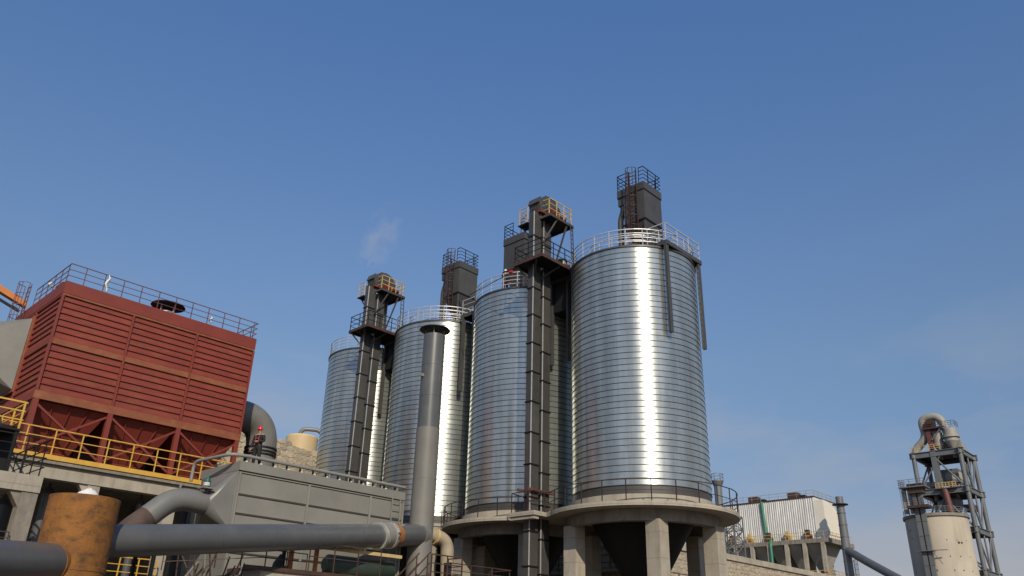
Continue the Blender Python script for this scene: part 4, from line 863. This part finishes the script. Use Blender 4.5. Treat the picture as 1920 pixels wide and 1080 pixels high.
MB().lathe([(1.25, 42.2), (1.55, 42.2), (1.55, 42.7), (1.25, 42.7)], 28, (TX+1.4, TY+1.4)).build('cyclone_ring', 'pale_steel', t)
MB().box(TX-.2, TX+.9, TY+4.3, TY+5.3, 32.6, 39.9).build('lift_shaft', 'tower_steel', t)
MB().box(TX+2.8, TX+5.8, TY+1.8, TY+5.4, 34.0, 36.6).build('feed_bin', 'tower_steel', t)
cyclone(TX+1.8, TY+3.9, .95, 43.9, 41.0, 39.9, 'pale_steel')
MB().tube(bend([(TX+1.6, TY+8.5, 39.9), (TX+1.6, TY+8.0, 41.1), (TX+1.6, TY+5.9, 42.9), (TX+1.6, TY+6.3, 46.9), (TX+1.6, TY+2.8, 46.9), (TX+1.6, TY+2.0, 43.6)], 1.6, 10), 0.78, 22).build('gas_duct', 'pale_steel', t)
MB().box(TX+.4, TX+1.6, TY+4.7, TY+5.5, 39.6, 45.6).build('lift_shaft', 'maroon_steel', t)
MB().box(TX+.0, TX+2.6, TY+2.4, TY+6.0, 44.2, 44.5).build('head_floor', 'brown_steel', t)
MB().box(TX+.4, TX+2.0, TY+3.8, TY+5.3, 44.5, 46.0).build('head', 'brown_steel', t)
MB().bar((TX+.3, TY+2.6, 44.2), (TX+.3, TY+4.6, 42.0), .2).build('brace', 'tower_steel', t)
railing(t, [(TX, TY+6, 44.5), (TX, TY+2.4, 44.5), (TX+2.6, TY+2.4, 44.5)], 1.1, 3, 1.0, 'brown_steel', .04)
railing(t, [(TX+.1, TY+2.6, 44.2), (TX+.1, TY+.1, 44.2), (TX+2.6, TY+.1, 44.2)], 1.1, 3, 1.0, 'tower_steel', .04)
railing(t, [(TX-.1, TY+6.2, 40.0), (TX-.1, TY+3.4, 40.0)], 1.1, 3, .9, 'yellow_pale', .05)
railing(t, [(TX-.1, TY+8.9, 39.9), (TX-.1, TY+7.0, 39.9)], 1.1, 3, .9, 'yellow_pale', .05)
railing(t, [(TX-.2, TY+5.4, 32.5), (TX-.2, TY+1.8, 32.5)], 1.1, 3, .6, 'yellow_pale', .06)
MB().box(TX-.8, TX-.1, TY+1.6, TY+5.6, 32.36, 32.5).build('balcony', 'brown_steel', t)
MB().tube([(TX-.3, TY+3.9, 32.3), (TX-.3, TY+3.4, 26.6)], .62, 12).build('riser_pipe', 'maroon_steel', t)
for (x, y, h_) in ((TX+5, TY+1.0, 1.6), (TX+2.0, TY+7.4, 1.9)): MB().box(x-.7, x+.7, y-.6, y+.6, 32.4, 32.4+h_).build('equipment', 'pale_steel', t)
MB().box(TX+2, TX+4.5, TY+.2, TY+1.8, 28.4, 29.6).build('equipment', 'rust_dark', t)
MB().hexa([(TX+.5, TY+1, 32.0), (TX+5, TY+1, 32.0), (TX+5, TY+6.5, 32.0), (TX+.5, TY+6.5, 32.0), (TX+.5, TY+1, 32.2), (TX+5, TY+1, 32.2), (TX+5, TY+6.5, 32.2), (TX+.5, TY+6.5, 32.2)]).build('floor_plate', 'black_steel', t)
MB().hexa([(TX+4.2, TY+.2, 35.4), (TX+4.9, TY+.2, 35.4), (TX+7.6, TY+.2, 38.8), (TX+7.0, TY+.2, 38.8), (TX+4.2, TY+1.0, 35.4), (TX+4.9, TY+1.0, 35.4), (TX+7.6, TY+1.0, 38.8), (TX+7.0, TY+1.0, 38.8)]).build('stair_flight', 'tower_steel', t)
MB().hexa([(TX+3.5, TY+.4, 39.9), (TX+8.2, TY+.4, 39.9), (TX+8.2, TY+4, 39.9), (TX+3.5, TY+4, 39.9), (TX+3.5, TY+.4, 42.2), (TX+8.2, TY+.4, 40.5), (TX+8.2, TY+4, 40.5), (TX+3.5, TY+4, 42.2)]).build('sloped_cover', 'pale_steel', t)

# small capped bin and lattice mast behind the silo platform
t = thing('vent_bin', 'small grey bin with flared railed top just right of the nearest silo', 'bin', (104.6, 58.8, 8.7))
MB().lathe([(0.55, 8.7), (0.55, 24.3), (0.85, 25.0), (0.85, 25.2), (0, 25.25)], 24, (104.6, 58.8)).build('shell', 'tower_steel', t)
railing(t, arcpts((104.6, 58.8), .82, 0, 2*PI, 12, 25.2)[:-1], .9, 2, .8, 'tower_steel', .03, closed=True)
t = thing('lattice_mast', 'dark steel lattice mast left of the white filter building', 'mast', (66, 36, 8.7))
for x in (65.0, 66.6):
    for y in (35.3, 36.9): MB().bar((x, y, 8.7), (x, y, 13.2), .1).build('leg', 'tower_steel', t)
for i in range(4):
    z0, z1 = 8.7+i*1.125, 8.7+(i+1)*1.125
    for a, b2 in (((65.0, 35.3), (66.6, 35.3)), ((65.0, 35.3), (65.0, 36.9)), ((66.6, 35.3), (66.6, 36.9)), ((65.0, 36.9), (66.6, 36.9))):
        MB().bar((*a, z0), (*b2, z1), .06).build('lattice_bar', 'tower_steel', t); MB().bar((*b2, z0), (*a, z1), .06).build('lattice_bar', 'tower_steel', t); MB().bar((*a, z1), (*b2, z1), .06).build('lattice_bar', 'tower_steel', t)

# ================================================================== PEOPLE
def skin_obj(name, chains, material, parent, root=None, levels=2):
    vs = []; es = []; rs = []; idx = {}
    for ch in chains:
        prev = None
        for (x, y, z, r_) in ch:
            key = (round(x, 4), round(y, 4), round(z, 4))
            if key not in idx: idx[key] = len(vs); vs.append((x, y, z)); rs.append(r_)
            i = idx[key]
            if prev is not None and prev != i: es.append((prev, i))
            prev = i
    me = bpy.data.meshes.new(name); me.from_pydata(vs, es, []); me.update(); me.materials.append(material)
    o = bpy.data.objects.new(name, me); COL.objects.link(o)
    sk = o.modifiers.new('skin', 'SKIN'); sk.use_smooth_shade = True
    if not me.skin_vertices: me.skin_vertices.new()
    for i, r_ in enumerate(rs):
        me.skin_vertices[0].data[i].radius = r_ if isinstance(r_, tuple) else (r_, r_); me.skin_vertices[0].data[i].use_root = (i == 0)
    s = o.modifiers.new('sub', 'SUBSURF'); s.levels = levels; s.render_levels = levels
    if parent is not None: o.parent = parent
    return o
def body_material(name, cloth, trousers, shirt):
    m = bpy.data.materials.new(name); m.use_nodes = True; t_ = m.node_tree; n_ = t_.nodes; b_ = n_['Principled BSDF']; b_.inputs['Roughness'].default_value = .8
    c_ = n_.new('ShaderNodeTexCoord'); s_ = n_.new('ShaderNodeSeparateXYZ'); t_.links.new(c_.outputs['Object'], s_.inputs[0])
    mr = n_.new('ShaderNodeMapRange'); mr.inputs['From Max'].default_value = 2.0; t_.links.new(s_.outputs['Z'], mr.inputs['Value'])
    cr = n_.new('ShaderNodeValToRGB'); cr.color_ramp.interpolation = 'CONSTANT'; e = cr.color_ramp.elements
    e[0].position = 0; e[0].color = (.012, .011, .011, 1); e[1].position = .055; e[1].color = (*trousers, 1)
    for p, col in ((.46, cloth), (.722, shirt), (.735, (.42, .22, .14))): k = e.new(p); k.color = (*col, 1)
    t_.links.new(mr.outputs[0], cr.inputs[0]); t_.links.new(cr.outputs[0], b_.inputs['Base Color']); return m
def person(label, base, rz, cloth, trousers, helmet_m, harness, bent):
    p = bpy.data.objects.new('person', None); COL.objects.link(p); p.location = W(*base); p.rotation_euler = (0, 0, rz); tag(p, label, 'person')
    # the figure faces -y
    pel = (0, 0, .95, (.15, .11)); ch = [[pel, (0, 0.0, 1.12, (.14, .10)), (0, .01, 1.30, (.17, .115)), (0, .015, 1.42, (.13, .09)), (0, .0, 1.50, (.055, .055)), (0, -.02, 1.575, (.075, .085)), (0, -.025, 1.66, (.08, .095)), (0, -.02, 1.72, (.06, .07))],
          [(0, -.025, 1.66, (.08, .095)), (0, -.125, 1.615, (.014, .016))]]
    for s, fx in ((-1, -.15), (1, .17)):
        ch.append([pel, (s*.10, 0, .88, .105), (s*.12, -.02, .52, .075), (fx, .02, .28, .068), (fx, .03, .09, .05), (fx*1.1, -.07, .045, .045), (fx*1.2, -.16, .035, .035)])
    hands = {}
    for s in (-1, 1):
        sh = (s*.20, .01, 1.40, .075)
        if s == bent: el_ = (.29, -.02, 1.14, .052); wr = (.14, -.20, 1.10, .034)
        else: el_ = (s*.30, .03, 1.13, .052); wr = (s*.33, -.04, .88, .036)
        ch.append([(0, .01, 1.30, (.17, .115)), sh, el_, wr]); hands[s] = (wr, el_)
    ch = [[(x*1.08, y, z, (r_[0]*1.16, r_[1]*1.14) if isinstance(r_, tuple) else r_*1.2) if .2 < z < 1.46 else (x*1.08, y, z, r_) for x, y, z, r_ in c_] for c_ in ch]
    o = skin_obj('body', ch, body_material('clothing_'+helmet_m, cloth, trousers, (.5, .48, .45)), p)
    for s, (wr, el_) in hands.items():
        a = Vector(wr[:3]); d = (a-Vector(el_[:3])).normalized(); side = d.cross(Vector((0, -1, 0.3))).normalized()*-s; palm = a+d*.07
        cc = [[(*a, .026), (*(a+d*.04), (.035, .02)), (*palm, (.04, .02))]]
        for k, (off, ln) in enumerate(((-.03, .075), (-.01, .085), (.01, .08), (.03, .062))):
            q0 = palm+side*off; q1 = q0+d*ln*.55+Vector((0, -.012, 0)); q2 = q0+d*ln+Vector((0, -.035, 0)); cc.append([(*palm, (.04, .02)), (*q0, .011), (*q1, .0095), (*q2, .008)])
        th = a+d*.03-side*.03; cc.append([(*(a+d*.04), (.035, .02)), (*th, .013), (*(th-side*.025+d*.03), .011), (*(th-side*.03+d*.06), .009)])
        skin_obj('hand', cc, MATS['skin'], p, levels=1)
    # helmet with brim
    mb = MB(); mb.lathe([(0, .145), (.055, .135), (.10, .09), (.122, .03), (.125, 0), (.115, 0)], 20); mb.add([(.13*math.cos(a), -.13*math.sin(a)*1.35, .0) for a in [PI*k/8 for k in range(9)]]+[(.118*math.cos(a), -.118*math.sin(a), .012) for a in [PI*k/8 for k in range(9)]], [(k, k+1, k+10, k+9) for k in range(8)]); mb.box(-.012, .012, -.1, .1, .12, .155)
    h = bpy.data.objects.new('helmet', mb.mesh('helmet', helmet_m)); COL.objects.link(h); h.parent = p; h.location = (0, -.025, 1.68); h.rotation_euler = (R(9), 0, 0)
    for s in (-1, 1):
        e = bpy.data.objects.new('eye', MB().lathe([(0, -.012), (.012, 0), (0, .012)], 8).mesh('eye', 'black_matter')); COL.objects.link(e); e.parent = p; e.location = (s*.032, -.112, 1.645)
        mb = MB().tube([(0, 0, -.03), (s*.012, .01, 0), (0, .012, .03)], [.01, .016, .01], 6); e = bpy.data.objects.new('ear', mb.mesh('ear', 'skin')); COL.objects.link(e); e.parent = p; e.location = (s*.083, -.015, 1.625)
    m_ = bpy.data.objects.new('mouth', MB().box(-.022, .022, -.004, .004, -.004, .004).mesh('mouth', 'label_red')); COL.objects.link(m_); m_.parent = p; m_.location = (0, -.102, 1.575)
    if harness:
        mb = MB()
        for s in (-1, 1):
            mb.tube([(s*.10, .10, 1.42), (s*.115, .0, 1.505), (s*.11, -.11, 1.42), (s*.08, -.145, 1.28), (s*.10, -.14, 1.12)], .012, 6)
            mb.tube([(s*.12, -.11, 1.02), (s*.2, -.02, .80), (s*.12, .12, .9)], .010, 6)
        mb.tube([(-.09, -.155, 1.25), (.09, -.155, 1.25)], .018, 6); mb.tube([(.19*math.cos(a), -.0+.145*math.sin(a), 1.08) for a in [2*PI*k/16 for k in range(16)]], .012, 6, closed=True)
        hh_ = bpy.data.objects.new('safety_harness', mb.mesh('safety_harness', 'harness_red')); COL.objects.link(hh_); hh_.parent = p
    return p
person('person in dark workwear with red helmet and red safety harness on the grey filter box', (17.75, 32.55, 8.88), R(-22), (.010, .009, .010), (.008, .008, .009), 'helmet_red', True, 1)
person('person in maroon workwear with white helmet behind the railing on the silo roof', (35.05, 34.5, 23.75), R(10), (.055, .012, .012), (.045, .01, .01), 'white_plastic', False, -1)
t = thing('valve_motor', 'dark green motor on the middle platform of the nearer elevator', 'motor', (34.6, 28.9, 23.82))
MB().tube([(34.2, 28.95, 24.05), (34.7, 28.95, 24.25)], .2, 14).build('motor', 'green_dark', t); MB().box(34.6, 35.0, 28.8, 29.1, 23.82, 24.05).build('base', 'machine_red', t); MB().box(34.3, 34.5, 28.72, 28.78, 23.9, 24.1).build('plate', 'white_plastic', t)
t = thing('chain_hoist', 'red hoist and slanted cable hanging at the left end of the middle platform', 'hoist', (32.2, 31.2, 23.2))
MB().tube([(32.25, 31.15, 23.35), (32.25, 31.4, 23.35)], .1, 10).build('body', 'label_red', t); MB().tube([(32.25, 31.3, 23.3), (33.4, 36.2, 23.6)], .025, 6).build('cable', 'black_matter', t)

# ================================================================== STEAM
me = MB(); me.lathe([(0, -6.5), (2.2, -5.5), (3.4, -2), (3.6, 1.5), (3.2, 4.5), (1.8, 6.2), (0, 6.8)], 20)
st = bpy.data.objects.new('steam', me.mesh('steam', 'white_plastic')); COL.objects.link(st); st.location = W(63.8, 89.6, 59.4); st.rotation_euler = (R(-4), R(16), R(-10))
m = bpy.data.materials.new('steam'); m.use_nodes = True; n_ = m.node_tree.nodes; n_.clear(); lk = m.node_tree.links.new
mo = n_.new('ShaderNodeOutputMaterial'); pv = n_.new('ShaderNodeVolumePrincipled'); lk(pv.outputs[0], mo.inputs['Volume']); pv.inputs['Color'].default_value = (.95, .95, .96, 1); pv.inputs['Anisotropy'].default_value = -0.25
co = n_.new('ShaderNodeTexCoord'); no = n_.new('ShaderNodeTexNoise'); no.inputs['Scale'].default_value = .38; no.inputs['Detail'].default_value = 5; lk(co.outputs['Object'], no.inputs['Vector'])
mr = n_.new('ShaderNodeMapRange'); mr.inputs['From Min'].default_value = .48; mr.inputs['From Max'].default_value = .75; mr.inputs['To Max'].default_value = 0.3; lk(no.outputs['Fac'], mr.inputs['Value'])
mpn = n_.new('ShaderNodeMapping'); mpn.inputs['Scale'].default_value = (1/3.4, 1/3.4, 1/6.4); lk(co.outputs['Object'], mpn.inputs['Vector'])
ln = n_.new('ShaderNodeVectorMath'); ln.operation = 'LENGTH'; lk(mpn.outputs[0], ln.inputs[0])
fo = n_.new('ShaderNodeMapRange'); fo.inputs['From Min'].default_value = 1.0; fo.inputs['From Max'].default_value = .1; lk(ln.outputs['Value'], fo.inputs['Value'])
mt = n_.new('ShaderNodeMath'); mt.operation = 'MULTIPLY'; lk(mr.outputs[0], mt.inputs[0]); lk(fo.outputs[0], mt.inputs[1]); lk(mt.outputs[0], pv.inputs['Density'])
st.data.materials.clear(); st.data.materials.append(m); tag(st, 'faint wisp of white steam drifting above the farther bucket elevator', 'steam'); st['kind'] = 'stuff'
